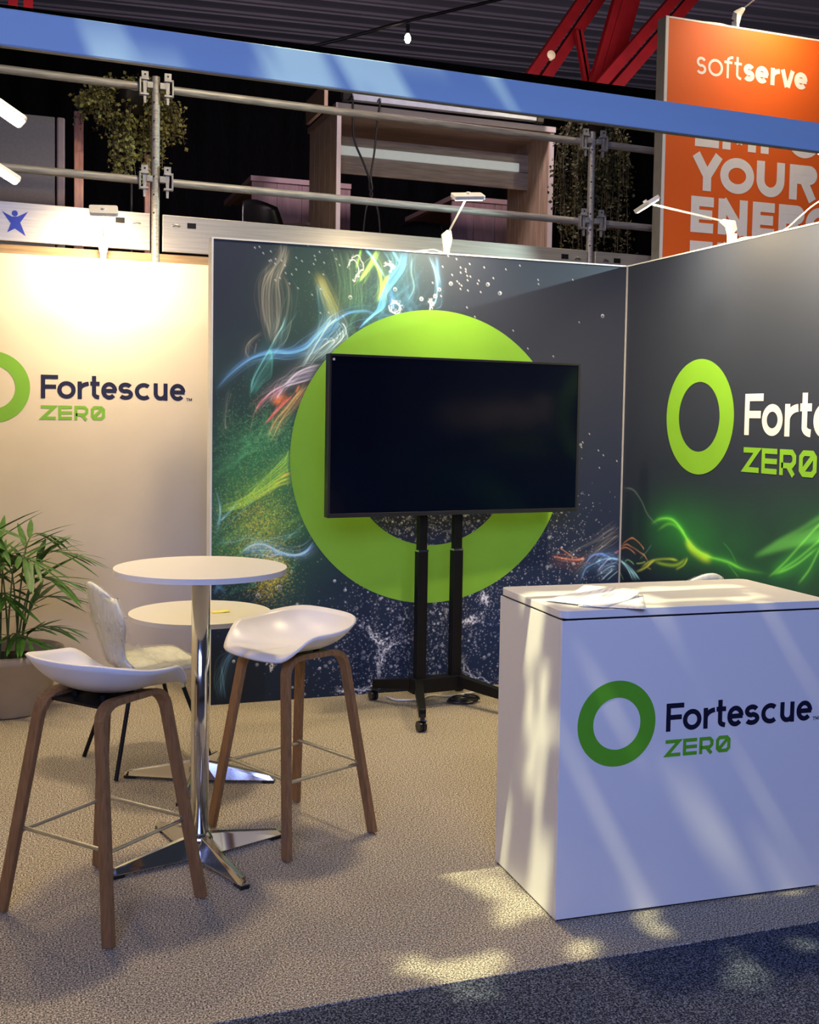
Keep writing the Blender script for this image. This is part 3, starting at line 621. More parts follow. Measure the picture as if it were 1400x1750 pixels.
# ---------------------------------------------------------------- bar stools
def make_stool(name, label, loc, rz):
    t = thing(name, label, 'stool', loc, rz, 'bar stools at the high table')
    zt = .694
    def seat(i, j):
        rho, th = i**.8, 2*PI*j
        c_, s_ = cos(th), sin(th); ang = abs(math.atan2(s_, c_))
        sgn = lambda v: 1 if v >= 0 else -1
        e = .82
        ru, rv = .215*abs(c_)**e*sgn(c_), .250*abs(s_)**e*sgn(s_)
        sm = lambda x: max(0, min(1, x))**2*(3-2*max(0, min(1, x)))
        k = sm((ang-.62)/.72)                         # 0 at the front lip, 1 on the raised sides and back
        rim = .018*(1-k) + k*(.086+.034*sm((ang-1.3)/1.4))
        ru += .012*(1-k)
        drop = -.022*(1-k)*max(0, (rho-.80)/.20)**2
        w_ = 1-max(0, rho-.75)*.10*k
        return (ru*rho*w_+.01, rv*rho*w_, .704+rim*(.42*rho**2+.58*rho**3.4)+drop)
    MB().grid(seat, 15, 73).build('seat', M_shell, t, solid=.009, bevel=0)
    for s in (1, -1):
        A, B, Cc, D = V((-.205, s*.232, .005)), V((-.135, s*.125, zt)), V((.135, s*.125, zt)), V((.205, s*.232, .005))
        bn = (B-A).cross(Cc-B)
        for P in ([A, B, (B+Cc)/2], [D, Cc, (B+Cc)/2]):
            p = arcpts(P, .075, 7); MB().sweep(p, bn, lambda q: .040+.010*min(1, q*1.3), .021).build('leg', M_wood, t, bevel=.003)
    MB().box(-.12, -.10, zt-.016, .12, .10, zt-.008).build('seat_bracket', M_black, t)
    for s in (1, -1):
        for u in (-.06, .06): MB().tube([(u, s*.06, zt-.012), (u, s*.06, .7035)], .012, 10).build('seat_stud', M_black, t)
    z = .262; f = z/zt
    q = [(su*(.205-.07*f)-su*.006, sv*(.232-.107*f)-sv*.012) for su, sv in ((-1,-1), (1,-1), (1,1), (-1,1))]
    for i in range(4):
        a, b = q[i], q[(i+1) % 4]; dz = .012 if i % 2 else 0
        MB().tube([(a[0], a[1], z+dz), (b[0], b[1], z+dz)], .0065, 10).build('foot_rail', M_steel, t)
    return t
make_stool('bar_stool', 'white shell bar stool on brown wooden legs, left of the chrome table column', (-3.242, -2.346, 0), math.radians(40))
make_stool('bar_stool', 'white shell bar stool on oak legs, between the high table and the screen stand', (-2.512, -1.894, 0), math.radians(204.5))

# ---------------------------------------------------------------- tables
def make_table(name, label, loc, rz, h, arm, colr):
    t = thing(name, label, 'table', loc, rz, 'round white tables on chrome star bases')
    R = .300
    MB().lathe([(R, h-.019), (R, h)], 128).disc(R, h, 128).disc(R, h-.019, 128, up=False).build('tabletop', M_white, t, bevel=.0018)
    MB().lathe([(colr+.003, h-.050), (colr+.003, h-.0195)], 40).build('collar', M_black, t)
    MB().lathe([(0, .045), (colr, .045), (colr, h-.021), (0, h-.021)], 48).build('column', M_chrome, t)
    MB().lathe([(.0, .015), (colr+.016, .03), (colr+.016, .07), (colr+.004, .092), (colr, .094)], 40).build('hub', M_chrome, t)
    for k in range(4):
        a = k*PI/2; c_, s_ = cos(a), sin(a)
        def P(x, y, z): return (x*c_-y*s_, x*s_+y*c_, z)
        mb = MB(); r0, r1 = .02, arm
        sec = [(r0, .036, .012, .088, .014), (r0+.06, .034, .012, .078, .012), (r1-.02, .018, .012, .034, .008), (r1, .014, .012, .026, .006)]
        vs = []
        for x, wb_, z0, z1, wt in sec: vs += [P(x, -wb_, z0), P(x, wb_, z0), P(x, wt, z1), P(x, -wt, z1)]
        fs = [(i*4+q, i*4+(q+1) % 4, (i+1)*4+(q+1) % 4, (i+1)*4+q) for i in range(3) for q in range(4)]+[(3,2,1,0), (12,13,14,15)]
        mb.add(vs, fs).build('base_arm', M_chrome, t, bevel=.003)
        MB().box(*(min(P(arm-.05, -.016, 0)[i], P(arm, .016, 0)[i]) if i < 2 else 0 for i in range(3)), *(max(P(arm-.05, -.016, 0)[i], P(arm, .016, 0)[i]) if i < 2 else .013 for i in range(3))).build('glide', M_blackpl, t)
    return t
make_table('bar_table', 'high round white table on a chrome column between the two bar stools', (-2.887, -2.048, 0), math.radians(17.5), 1.04, .335, .032)
make_table('low_table', 'low round white table with a yellow note, behind the high table', (-2.752, -1.213, 0), math.radians(-23), .73, .326, .032)
M_note = mat('yellow_note', lin(248, 236, 120), .8, noise=.03)
o = MB().grid(lambda i, j: ((i-.5)*.076, (j-.5)*.05, .0007+.003*i*i), 6, 3).build('sticky_note', M_note, solid=.0004); o.location = (-2.672, -1.235, .7305); o.rotation_euler = (0, 0, .1)
tag(o, 'small yellow sticky note lying on the low white table', 'note')

# ---------------------------------------------------------------- shell chairs in plastic wrapping
def m_film():
    m = bpy.data.materials.new('clear_film'); m.use_nodes = True; nt = m.node_tree; nt.nodes.clear()
    o = nt.nodes.new('ShaderNodeOutputMaterial'); mx = nt.nodes.new('ShaderNodeMixShader'); tr = nt.nodes.new('ShaderNodeBsdfTransparent'); gl = nt.nodes.new('ShaderNodeBsdfPrincipled')
    gl.inputs['Base Color'].default_value = (.9,.9,.86,1); gl.inputs['Roughness'].default_value = .18; gl.inputs['Specular IOR Level'].default_value = .8
    tr.inputs[0].default_value = (.97,.97,.95,1)
    tc = nt.nodes.new('ShaderNodeTexCoord'); mp = nt.nodes.new('ShaderNodeMapping'); mp.inputs['Scale'].default_value = (1,1,.35); nt.links.new(tc.outputs['Object'], mp.inputs[0])
    n = nt.nodes.new('ShaderNodeTexNoise'); n.inputs['Scale'].default_value = 22; n.inputs['Detail'].default_value = 5; n.inputs['Distortion'].default_value = 1.2; nt.links.new(mp.outputs[0], n.inputs[0])
    r = nt.nodes.new('ShaderNodeMapRange'); r.inputs['From Min'].default_value = .42; r.inputs['From Max'].default_value = .68; r.inputs['To Min'].default_value = .10; r.inputs['To Max'].default_value = .36
    nt.links.new(n.outputs['Fac'], r.inputs['Value']); nt.links.new(r.outputs[0], mx.inputs[0])
    bp = nt.nodes.new('ShaderNodeBump'); bp.inputs['Strength'].default_value = 1; bp.inputs['Distance'].default_value = .012; nt.links.new(n.outputs['Fac'], bp.inputs['Height']); nt.links.new(bp.outputs[0], gl.inputs['Normal'])
    nt.links.new(tr.outputs[0], mx.inputs[1]); nt.links.new(gl.outputs[0], mx.inputs[2]); nt.links.new(mx.outputs[0], o.inputs[0]); return m
M_film = m_film()
M_chairshell = mat('white_lacquer', lin(226, 228, 218), .4, noise=.02)
def make_chair(label, loc, rz, grp):
    t = thing('shell_chair', label, 'chair', loc, rz, grp)
    prof = spline([(.235, .425), (.20, .452), (.10, .452), (-.03, .444), (-.13, .450), (-.185, .49), (-.205, .56), (-.235, .68), (-.268, .835)], 6)   # (forward, height)
    wid = spline([(.10, 0), (.19, 0), (.225, 0), (.225, 0), (.18, 0), (.115, 0), (.125, 0), (.205, 0), (.135, 0)], 6)
    def shell(off=0, wob=0, rnd=None, k=1):
        def f(i, j):
            q = min(len(prof)-1, int(i*(len(prof)-1)+.5)); p = prof[q]; wd = wid[q].x*k; s = 2*j-1
            cup = .045*s*s*(1 if i > .55 else .25)
            n = V((prof[min(q+1, len(prof)-1)].y-prof[max(q-1, 0)].y, -(prof[min(q+1, len(prof)-1)].x-prof[max(q-1, 0)].x))).normalized()
            o = off + (wob*(rnd.random()-.3) if rnd else 0)
            z = p.y + (cup if i < .5 else 0) + n.y*o; x = p.x + (cup if i >= .5 else 0) + n.x*o
            top = -.05*s*s if i > .97 else 0
            return (x, wd*s, z+top)
        return f
    MB().grid(shell(), 49, 13).build('shell', M_chairshell, t, solid=.010)
    rr = random.Random(3)
    for off in (.010, -.012): MB().grid(shell(off, .004, rr, 1.06), 49, 15).build('plastic_wrap', M_film, t)
    mb = MB(); mb.grid(lambda i, j: (-.20+.30*i+.02*rr.random(), (.19+.05*sin(3*i))*(1 if j > .5 else -1)*abs(2*j-1), .47+.20*(1-i)**3*abs(2*j-1)+.02*rr.random()), 14, 9); mb.build('plastic_wrap', M_film, t)
    for su, sv in ((1,1), (1,-1), (-1,1), (-1,-1)):
        top, bot = V((.10*su-.01, .10*sv, .435)), V((.225*su, .205*sv, .004)); mid = bot+(top-bot)*.80
        lg = MB().tube([bot, mid], .0095, 10).build('leg', M_black, t)
        MB().tube([mid, top], .0085, 10).build('leg_sleeve', M_chrome, lg)
    MB().lathe([(0, .425), (.13, .425), (.13, .437), (0, .437)], 24).build('leg_plate', M_chrome, t)
    return t
make_chair('white shell chair in clear plastic wrapping, by the low round table', (-2.93, -.88, 0), math.radians(15), None)
make_chair('white plastic-wrapped chair top showing behind the counter', (-.34, -1.10, 0), math.radians(100), None)

# ---------------------------------------------------------------- screen on its stand
tvx, tvy, yaw = -1.239, -.41, math.atan2(.16, 1.513)
tv = thing('television', 'large black flat television, switched off, in front of the green ring', 'television', (tvx, tvy, 1.053), yaw)
TW, TH = .7605, .836
M_screen = mat('screen_glass', (.002,.004,.012,1), .16, 0, spec=.18, noise=.1, nscale=4)
MB().box(-TW, 0, 0, TW, .045, TH).build('housing', M_blackpl, tv, bevel=.004)
for a, b in (((-TW, -.008, 0), (TW, 0, .022)), ((-TW, -.008, TH-.012), (TW, 0, TH)), ((-TW, -.008, .022), (-TW+.012, 0, TH-.012)), ((TW-.012, -.008, .022), (TW, 0, TH-.012))):
    MB().box(*a, *b).build('bezel', mat('bezel_plastic', (.02,.021,.024,1), .35, noise=.1), tv, bevel=.001)
MB().box(-TW+.012, -.003, .022, TW-.012, .0, TH-.012).build('screen', M_screen, tv)
MB().box(-TW+.02, -.0045, TH-.034, -TW+.032, -.003, TH-.022).build('sticker', M_pale, tv)
st = thing('television_stand', 'black two-pole television stand on castors standing on the carpet', 'stand', (-1.32, -.39, 0), yaw)
for s in (-1, 1):
    x = s*.107
    MB().box(x-.029, .012, .10, x+.029, .062, .86).build('pole', M_black, st, bevel=.004)
    MB().box(x-.024, .017, .86, x+.024, .057, 1.75).build('inner_pole', M_black, st, bevel=.003)
    MB().box(x-.0295, .0115, .852, x+.0295, .0625, .862).build('pole_ring', M_chrome, st)
for z in (1.3, 1.6): MB().box(-.30, .058, z-.03, .30, .066, z+.03).build('mount_rail', M_black, st)
MB().box(-.16, .0, .085, .16, .075, .165).build('cross_beam', M_black, st, bevel=.004)
for s in (-1, 1):
    for tip in ((s*.30, -.39), (s*.27, .27)):
        MB().beam((s*.125, .037 if tip[1] > 0 else .01, .135), (tip[0], tip[1], .095), .045, .065, w2=.035, h2=.045).build('foot', M_black, st, bevel=.004)
        c_ = MB().tube([(tip[0], tip[1], .095), (tip[0], tip[1], .060)], .012, 8).build('castor', M_blackpl, st)
        x, y = tip
        for dx in (-.011, .011): MB().tube([(x+dx-.008, y+.012, .028), (x+dx+.008, y+.012, .028)], .028, 16).build('wheel', M_blackpl, c_)
        MB().beam((x, y-.01, .062), (x+.03, y+.035, .045), .03, .006).build('brake_lever', M_blackpl, c_)
# cables below the stand
pts = []
for k in range(64):
    a = k/63*2*PI*3.2; pts.append((-1.155+(.085+.012*sin(a*.7))*cos(a), -.33+(.055+.01*cos(a*.9))*sin(a), .008+.006*(k/63*3)+.004*sin(a*2.3)))
o = MB().tube(pts, .0055, 6).build('cable_coil', M_blackpl, origin=(-1.155, -.33, 0)); tag(o, 'black cable coiled on the carpet under the television stand', 'cable')
pts = spline([(-1.53, -.12, .006), (-1.50, -.20, .007), (-1.38, -.22, .007), (-1.28, -.16, .007), (-1.18, -.20, .007), (-1.0, -.15, .007)], 8)
tag(MB().tube(pts, .006, 6).build('power_cable', M_wpaint, origin=(-1.3, -.2, 0)), 'white cable lying on the carpet by the stand', 'cable')

# ---------------------------------------------------------------- potted palm
palm = thing('potted_palm', 'green palm in a grey-beige pot by the cream wall', 'plant', (-3.53, .20, 0))
M_pot = mat('pot_plastic', lin(172, 160, 142), .6, noise=.06, nscale=10)
M_soil = mat('soil', (.018,.013,.009,1), .95, noise=.5, nscale=40, bump=.6)
M_leaf = mat('palm_leaf', (.040,.13,.015,1), .42, noise=.35, nscale=6)
M_stem = mat('palm_stem', (.10,.17,.05,1), .5, noise=.2, nscale=10)
MB().lathe([(0, .002), (.196, .002), (.205, .012), (.262, .275), (.285, .285), (.292, .305), (.286, .325), (.262, .328), (.254, .30), (.246, .24), (0, .24)], 56).build('pot', M_pot, palm)
MB().disc(.248, .262, 40).build('soil', M_soil, palm)
lm = MB()
prof = [(0, .12), (.12, .75), (.35, 1.15), (.65, 1.0), (.88, .5), (1, .02)]
for t, wd in prof: lm.v += [(t, -wd*.5, -.10*wd), (t, 0, 0), (t, wd*.5, -.10*wd)]
for i in range(len(prof)-1):
    for k in (0, 1): lm.f.append((i*3+k, i*3+k+1, i*3+k+4, i*3+k+3)); lm.sm.append(True)
lm.v = [(x, y*.1, z*.1-.16*x*x) for x, y, z in lm.v]
leaf0 = lm.build('leaflet', M_leaf, None); leaf_me = leaf0.data; bpy.data.objects.remove(leaf0)
rp = random.Random(21)
fr_def = [  # base angle, reach, height at the crown, leaflet length
 (5, .20, .86, .26), (28, .14, .95, .25), (-28, .18, .74, .27), (-55, .14, .86, .28), (-80, .12, .66, .27), (14, .17, .60, .24), (-18, .15, .46, .21), (-62, .15, .44, .22),
 (75, .14, .84, .25), (120, .12, .82, .24), (165, .12, .98, .26), (215, .10, .80, .26), (-98, .08, 1.00, .30), (-110, .12, .54, .24)]
for ang, reach, hz, ll in fr_def:
    a = math.radians(ang); d = V((cos(a), sin(a), 0)); b0 = V((.06*cos(a*1.7), .06*sin(a*2.3), .25))
    tip = b0+d*reach+V((0, 0, hz-.25))*.92
    rach = spline([b0, b0+d*reach*.22+V((0, 0, (hz-.25)*.55)), b0+d*reach*.62+V((0, 0, (hz-.25)*.93)), tip+d*.10], 7)
    fo = MB().tube(rach, [.006-.004*i/(len(rach)-1) for i in range(len(rach))], 5).build('frond', M_stem, palm)
    m = len(rach); k0 = int(m*.48); cnt = 7
    for i in range(cnt):
        q = k0+(m-1-k0)*i/(cnt-1); qi = min(m-2, int(q)); p = rach[qi].lerp(rach[qi+1], q-qi); tg = (rach[qi+1]-rach[qi]).normalized()
        side = tg.cross(V((0, 0, 1))).normalized()
        for s in (-1, 1):
            dr = (tg*(.75+.5*i/cnt)+side*s*(.95-.55*i/cnt)+V((0, 0, -.10-.15*rp.random()))).normalized()
            dr = (dr+V((rp.uniform(-.12, .12), rp.uniform(-.12, .12), rp.uniform(-.1, .1)))).normalized()
            L = ll*(.65+.45*sin(PI*(i+1.5)/(cnt+1)))*rp.uniform(.85, 1.1); 
            y = V((0, 0, 1)).cross(dr).normalized(); z = dr.cross(y)
            if p.y+dr.y*L > .46 or p.x+dr.x*L < -.5: L *= .5
            o = bpy.data.objects.new('leaflet', leaf_me); C.objects.link(o); o.parent = fo
            o.matrix_local = Matrix(((dr.x*L, y.x*L*1.1, z.x*L, p.x), (dr.y*L, y.y*L*1.1, z.y*L, p.y), (dr.z*L, y.z*L*1.1, z.z*L, p.z), (0, 0, 0, 1)))

# ---------------------------------------------------------------- arm lamps on the wall tops
M_lampw = mat('lamp_white', lin(226, 224, 220), .4, noise=.02)
def glow(name, col, st): return mat(name, (.8,.8,.8,1), .5, emit=(*col, 1), estr=st)
M_led = glow('led_panel', (1, .93, .80), 28)
WARM = (1.0, .77, .46)
def arm_lamp(label, base, head, tgt, power, col=WARM, hw=.20, hd=.075, along=(1,0,0), cable=None, spread=150):
    t = thing('arm_lamp', label, 'lamp', base, 0, 'arm lamps clamped to the wall tops')
    b, h = V(base), V(head)-V(base); al = V(along).normalized()
    out = V((h.x, h.y, 0)).normalized(); sd = out.cross(V((0, 0, 1)))
    MB().hexa([sd*x*.017+out*y+V((0, 0, z)) for z in (-.025, .03) for x, y in ((-1, -.02), (1, -.02), (1, .022), (-1, .022))]).build('clamp', M_lampw, t, bevel=.003)
    e = h.normalized(); e2 = (out*.25+V((0, 0, 1))*.95).normalized()
    b1 = V((0, 0, .03)); b2 = b1+e2*.05+e*.055
    mb = MB(); vs = []
    for p, wd, dp in ((b1, .022, .026), (b1+e2*.05, .030, .020), (b2, .012, .010)):
        nn = (b2-b1).cross(sd).normalized(); vs += [p-sd*wd-nn*dp, p+sd*wd-nn*dp, p+sd*wd+nn*dp, p-sd*wd+nn*dp]
    mb.add(vs, [(i*4+q, i*4+(q+1) % 4, (i+1)*4+(q+1) % 4, (i+1)*4+q) for i in (0, 1) for q in range(4)]+[(3,2,1,0), (8,9,10,11)]).build('driver_body', M_lampw, t, bevel=.004)
    MB().tube([b2-e*.01, h+V((0, 0, .012))], .0055, 8).build('arm', M_lampw, t)
    nrm = (V(tgt)-V(head)).normalized(); bx = (al-nrm*al.dot(nrm)).normalized(); by = nrm.cross(bx)
    def hp(x, y, z): return h+bx*x+by*y-nrm*z
    poly = []
    for cx, cy, a0 in ((hw/2-.012, -hd/2+.012, 270), (hw/2-.012, hd/2-.012, 0), (-hw/2+.012, hd/2-.012, 90), (-hw/2+.012, -hd/2+.012, 180)): poly += ell(cx, cy, .012, .012, a0, a0+90, 4)
    hd_ = MB().prism(poly, lambda a, q, k: hp(a, q, -.004+.022*k)).build('lamp_head', M_lampw, t, bevel=.002)
    MB().prism([(a*.90, q*.82) for a, q in poly], lambda a, q, k: hp(a, q, -.0075+.004*k)).build('diffuser', M_led, hd_)
    MB().tube([hp(0, 0, .016), hp(0, 0, .030)], .011, 10).build('knob', M_lampw, hd_)
    if cable: MB().tube(spline(cable, 6), .004, 6).build('cable', M_lampw, t, origin=base) 
    l = bpy.data.lights.new('lamp_light', 'AREA'); l.shape = 'RECTANGLE'; l.size = hw*.85; l.size_y = hd*.8; l.energy = power; l.color = col; l.spread = math.radians(spread)
    lo = bpy.data.objects.new('lamp_light', l); C.objects.link(lo); lo.parent = t
    m3 = Matrix((bx, by, -nrm)).transposed()
    if m3.determinant() < 0: m3 = Matrix((bx, -by, -nrm)).transposed()
    lo.matrix_local = Matrix.Translation(hp(0, 0, -.012)) @ m3.to_4x4()
    return t
arm_lamp('white arm lamp on the mural wall top, above the green ring', (-1.165, .03, 2.525), (-1.215, -.40, 2.745), (-1.1, .15, 1.6), 14, hw=.175, cable=[(-1.19, .03, 2.515), (-1.26, .0, 2.520), (-1.36, .02, 2.507), (-1.5, .04, 2.503)])
arm_lamp('white arm lamp on the cream wall top, left of the tube post', (-3.005, .73, 2.472), (-3.035, .32, 2.65), (-3.0, .75, 2.2), 20, hw=.15)
arm_lamp('white arm lamp on the dark right wall, its head before the orange panel', (.03, -1.0, 2.525), (-.44, -.93, 2.675), (.15, -1.1, 1.7), 14, hw=.17, along=(0,1,0), cable=[(.03, -1.03, 2.512), (.02, -1.1, 2.518), (.03, -1.22, 2.508), (.03, -1.32, 2.506)])
arm_lamp('white lamp cable and arm rising at the right picture edge', (.03, -2.07, 2.525), (-.44, -2.0, 2.770), (.1, -1.75, 1.9), 40, along=(0,1,0), cable=[(.03, -1.38, 2.504), (.02, -1.46, 2.520), (.0, -1.56, 2.548), (.0, -1.69, 2.597), (.01, -1.87, 2.62), (.03, -2.04, 2.56)])
arm_lamp('glowing arm lamp in the upper left corner, the higher of two', (-4.13, -1.43, 2.525), (-3.535, -1.43, 2.70), (-3.8, -2.6, 1.3), 9, hw=.17, hd=.055, along=(1,.1,-.95))
arm_lamp('small glowing arm lamp at the left edge, the lower of two', (-4.13, -.29, 2.525), (-3.535, -.29, 2.69), (-3.8, -1.4, 1.3), 9, hw=.15, hd=.05, along=(1,.1,-.95))

# ---------------------------------------------------------------- scaffold guard rails of the upper deck
RY = .85
zt = lambda zl, zr: (lambda x: zl+(zr-zl)*(x+3.56)/4.2)
zu, zl_, zk, zkb = zt(3.492, 3.437), zt(2.948, 2.908), zt(2.752, 2.712), zt(2.532, 2.515)
PX = (-2.698, .205)
for x, where, top in ((PX[0], 'left scaffold post, rising above the cream wall', 3.545), (PX[1], 'right scaffold post, in front of the trailing plant by the orange panel', 3.515)):
    t = thing('scaffold_post', 'galvanised '+where, 'post', (x, RY-.005, 2.448 if x < -1 else 2.516), 0, 'scaffold posts of the upper deck')
    o3 = (x, RY-.005, 2.448 if x < -1 else 2.516)
    MB().tube([(x, RY-.005, o3[2]), (x, RY-.005, top)], .0245, 20).build('tube', M_galv, t, origin=o3)
    for z in np.arange(2.75, top-.1, .107): MB().tube([(x-.012, RY-.0265, z), (x-.012, RY-.0305, z)], .005, 8).build('hole', M_black, t, origin=o3)
    for zf in (zu, zl_):
        for s in (-1, 1):
            z = zf(x); cx = x+s*.072; y0 = RY-.045
            cp = MB(); cp.box(x+s*.02 if s > 0 else x-.055, y0, z-.012, x+.055 if s > 0 else x-.02, y0+.035, z+.024)
            for q in ((cx+s*.022-.005, z-.052, cx+s*.022+.005, z+.040), (min(cx-s*.028, cx+s*.027), z+.032, max(cx-s*.028, cx+s*.027), z+.044), (min(cx-s*.028, cx+s*.027), z-.056, max(cx-s*.028, cx+s*.027), z-.044)): cp.box(q[0], y0-.006, q[1], q[2], y0+.03, q[3])
            co = cp.build('coupler', M_zinc, t, origin=o3, bevel=.002)
            wg = MB(); wg.hexa([(cx-s*.006+a, y0+b, c) for c, k in ((z-.10, .55), (z+.045, 1)) for a, b in ((-.012*k, .004), (.012*k, .004), (.012*k, .014), (-.012*k, .014))])
            wg.box(cx-s*.006-.020, y0+.003, z+.045, cx-s*.006+.020, y0+.015, z+.082).build('wedge', M_zinc, co, origin=(0,0,0) if 0 else o3)
            MB().tube([(cx-s*.006, y0+.002, z+.064), (cx-s*.006, y0+.0035, z+.064)], .006, 8).build('wedge_hole', M_black, co, origin=o3)
segs = ((-4.6, PX[0]-.10), (PX[0]+.10, PX[1]-.10), (PX[1]+.10, 1.9))
wh = ('left of the left post', 'between the two posts', 'right of the right post')
for (a, b), wn in zip(segs, wh):
    for zf, nm in ((zu, 'upper'), (zl_, 'lower')):
        mb = MB(); mb.tube([(a, RY, zf(a)), (b, RY, zf(b))], .0242, 16)
        tag(mb.build('guard_rail', M_galv, origin=((a+b)/2, RY, zf((a+b)/2))), f'galvanised {nm} guard rail tube {wn}', 'rail', 'guard rail tubes of the upper deck')
ksegs = ((-4.6, PX[0]-.035), (PX[0]+.04, PX[1]-.03), (PX[1]+.03, 1.9))
kb = []
for (a, b), wn in zip(ksegs, wh):
    t = thing('toe_board', f'aluminium toe board {wn}', 'board', ((a+b)/2, RY, zkb(a)), 0, 'aluminium toe boards of the upper deck'); o3 = t.location
    MB().hexa([(x, y, z(x)) for z in (zkb, zk) for x, y in ((a, RY-.032), (b, RY-.032), (b, RY-.002), (a, RY-.002))]).build('sheet', M_alu, t, origin=o3, bevel=.002)
    for x, s in ((a, 1), (b, -1)):
        if a < x+s*.1 < b and -4.5 < x < 1.8:
            xs = x+s*.17; z = zk(xs)-.053
            MB().box(xs-.026, RY-.0335, z-.016, xs+.026, RY-.0315, z+.016).build('slot', M_black, t, origin=o3)
            MB().tube([(x+s*.055, RY-.034, zk(x)-.062), (x+s*.075, RY-.04, zk(x)-.055), (x+s*.10, RY-.034, zk(x)-.062)], .007, 6).build('toggle', M_steel, t, origin=o3)
    kb.append((t, o3))
t, o3 = kb[0]
star = [(-3.551, 2.696), (-3.499, 2.669), (-3.468, 2.671), (-3.412, 2.702), (-3.454, 2.638), (-3.425, 2.564), (-3.483, 2.603), (-3.524, 2.579), (-3.505, 2.631)]
M_blue = mat('blue_sticker', lin(22, 44, 150), .45, noise=.05)
sk = MB().prism(star, lambda a, b, k: (a, RY-.0335+.001*k, b)).build('star_figure_emblem', M_blue, t, origin=o3); sk['label'] = 'blue star-shaped figure emblem'
MB().prism(ell(-3.483, 2.688, .0165, .0165, 0, 345, 23), lambda a, b, k: (a, RY-.0335+.001*k, b)).build('emblem_head', M_blue, sk, origin=o3)

# ---------------------------------------------------------------- furniture on the upper deck
M_oak = mat('grey_oak', (.40,.30,.205,1), .55, noise=.28, nscale=5, stretch=(9,9,.9), bump=.05)
M_oakd = mat('grey_oak_board', (.34,.30,.25,1), .55, noise=.25, nscale=5, stretch=(.8,9,9))
M_edge = mat('white_edge', lin(214, 206, 198), .5, noise=.03)
cb = thing('cabinet', 'tall open cabinet of grey oak boards with white front edges on the upper deck', 'cabinet', (-.18, 2.5, 2.515)); o3 = cb.location
x0, x1, y0, y1, z0, z1 = -1.116, .752, 2.5, 3.34, 2.515, 3.985
for k in range(5):
    for xx in (x0, x1-.03): 
        ya, yb = y0+.02+(y1-y0-.02)*k/5, y0+.02+(y1-y0-.02)*(k+1)/5-.004
        MB().box(xx, ya, z0, xx+.03, yb, z1-.04).build('side_board', M_oak, cb, origin=o3)
for xx in (x0, x1-.03): MB().box(xx-.002, y0-.004, z0, xx+.032, y0+.02, z1-.04).build('edge_band', M_edge, cb, origin=o3)
MB().box(x0-.01, y0-.006, z1-.04, x1+.01, y1+.02, z1).build('top_board', M_oakd, cb, origin=o3)
MB().box(x0-.012, y0-.012, z1-.042, x1+.012, y0-.004, z1+.002).build('top_edge', M_edge, cb, origin=o3)
MB().box(x0-.014, y0, z1-.042, x0-.010, y1+.02, z1+.002).build('top_edge', mat('oak_edge', (.30,.20,.12,1), .5, noise=.1), cb, origin=o3)
for k in range(2):
    MB().box(x0+.03, 2.92, 3.545+.15*k, x1-.03, 2.94, 3.545+.15*k+.146).build('header_board', M_oakd, cb, origin=o3)
MB().box(x0+.03, 2.90, 3.69, x1-.12, 2.92, 3.765).build('light_strip', mat('pale_strip', lin(196, 204, 198), .5, noise=.03, emit=(.8,.88,.82,1), estr=.30), cb, origin=o3, bevel=.008)
ub = MB(); ub.box(x0-.01, y0+.35, z1+.055, x0+.02, y1+.10, z1+.25)
ub.build('upper_board', mat('oak_edge', (.30,.20,.12,1)), cb, origin=o3)
t = thing('batten_light', 'long galvanised batten light lying along the cabinet top', 'lamp', (-.2, 2.45, 4.02)); o3 = t.location
MB().box(-1.02, 2.44, 4.005, .565, 2.49, 4.075).build('housing', mat('batten_metal', lin(176, 188, 196), .35, .5, noise=.08), t, origin=o3, bevel=.004)
for xx in (-1.09, .565): MB().box(xx, 2.435, 3.995, xx+.065, 2.495, 4.07).build('end_cap', M_blackpl, t, origin=o3, bevel=.006)
M_plum = mat('plum_lit_oak', (.25,.16,.175,1), .55, noise=.22, nscale=4, stretch=(9,9,.9))  # purple light on the desks is put into the wood colour
M_plume = mat('plum_lit_edge', (.36,.25,.26,1), .5, noise=.05)
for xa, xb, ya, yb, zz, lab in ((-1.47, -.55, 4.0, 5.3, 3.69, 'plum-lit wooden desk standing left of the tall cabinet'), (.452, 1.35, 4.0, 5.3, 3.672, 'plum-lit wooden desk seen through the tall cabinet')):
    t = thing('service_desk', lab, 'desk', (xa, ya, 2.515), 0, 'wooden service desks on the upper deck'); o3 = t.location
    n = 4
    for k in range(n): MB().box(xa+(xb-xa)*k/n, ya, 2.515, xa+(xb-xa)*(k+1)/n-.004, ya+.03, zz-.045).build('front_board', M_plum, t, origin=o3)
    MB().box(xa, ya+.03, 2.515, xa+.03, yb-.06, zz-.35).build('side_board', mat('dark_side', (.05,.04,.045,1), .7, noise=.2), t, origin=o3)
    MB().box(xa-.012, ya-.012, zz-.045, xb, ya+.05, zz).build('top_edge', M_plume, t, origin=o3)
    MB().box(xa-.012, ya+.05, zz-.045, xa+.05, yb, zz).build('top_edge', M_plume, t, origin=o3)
    MB().box(xa+.05, ya+.05, zz-.035, xb, yb, zz-.005).build('desk_top', M_plum, t, origin=o3)
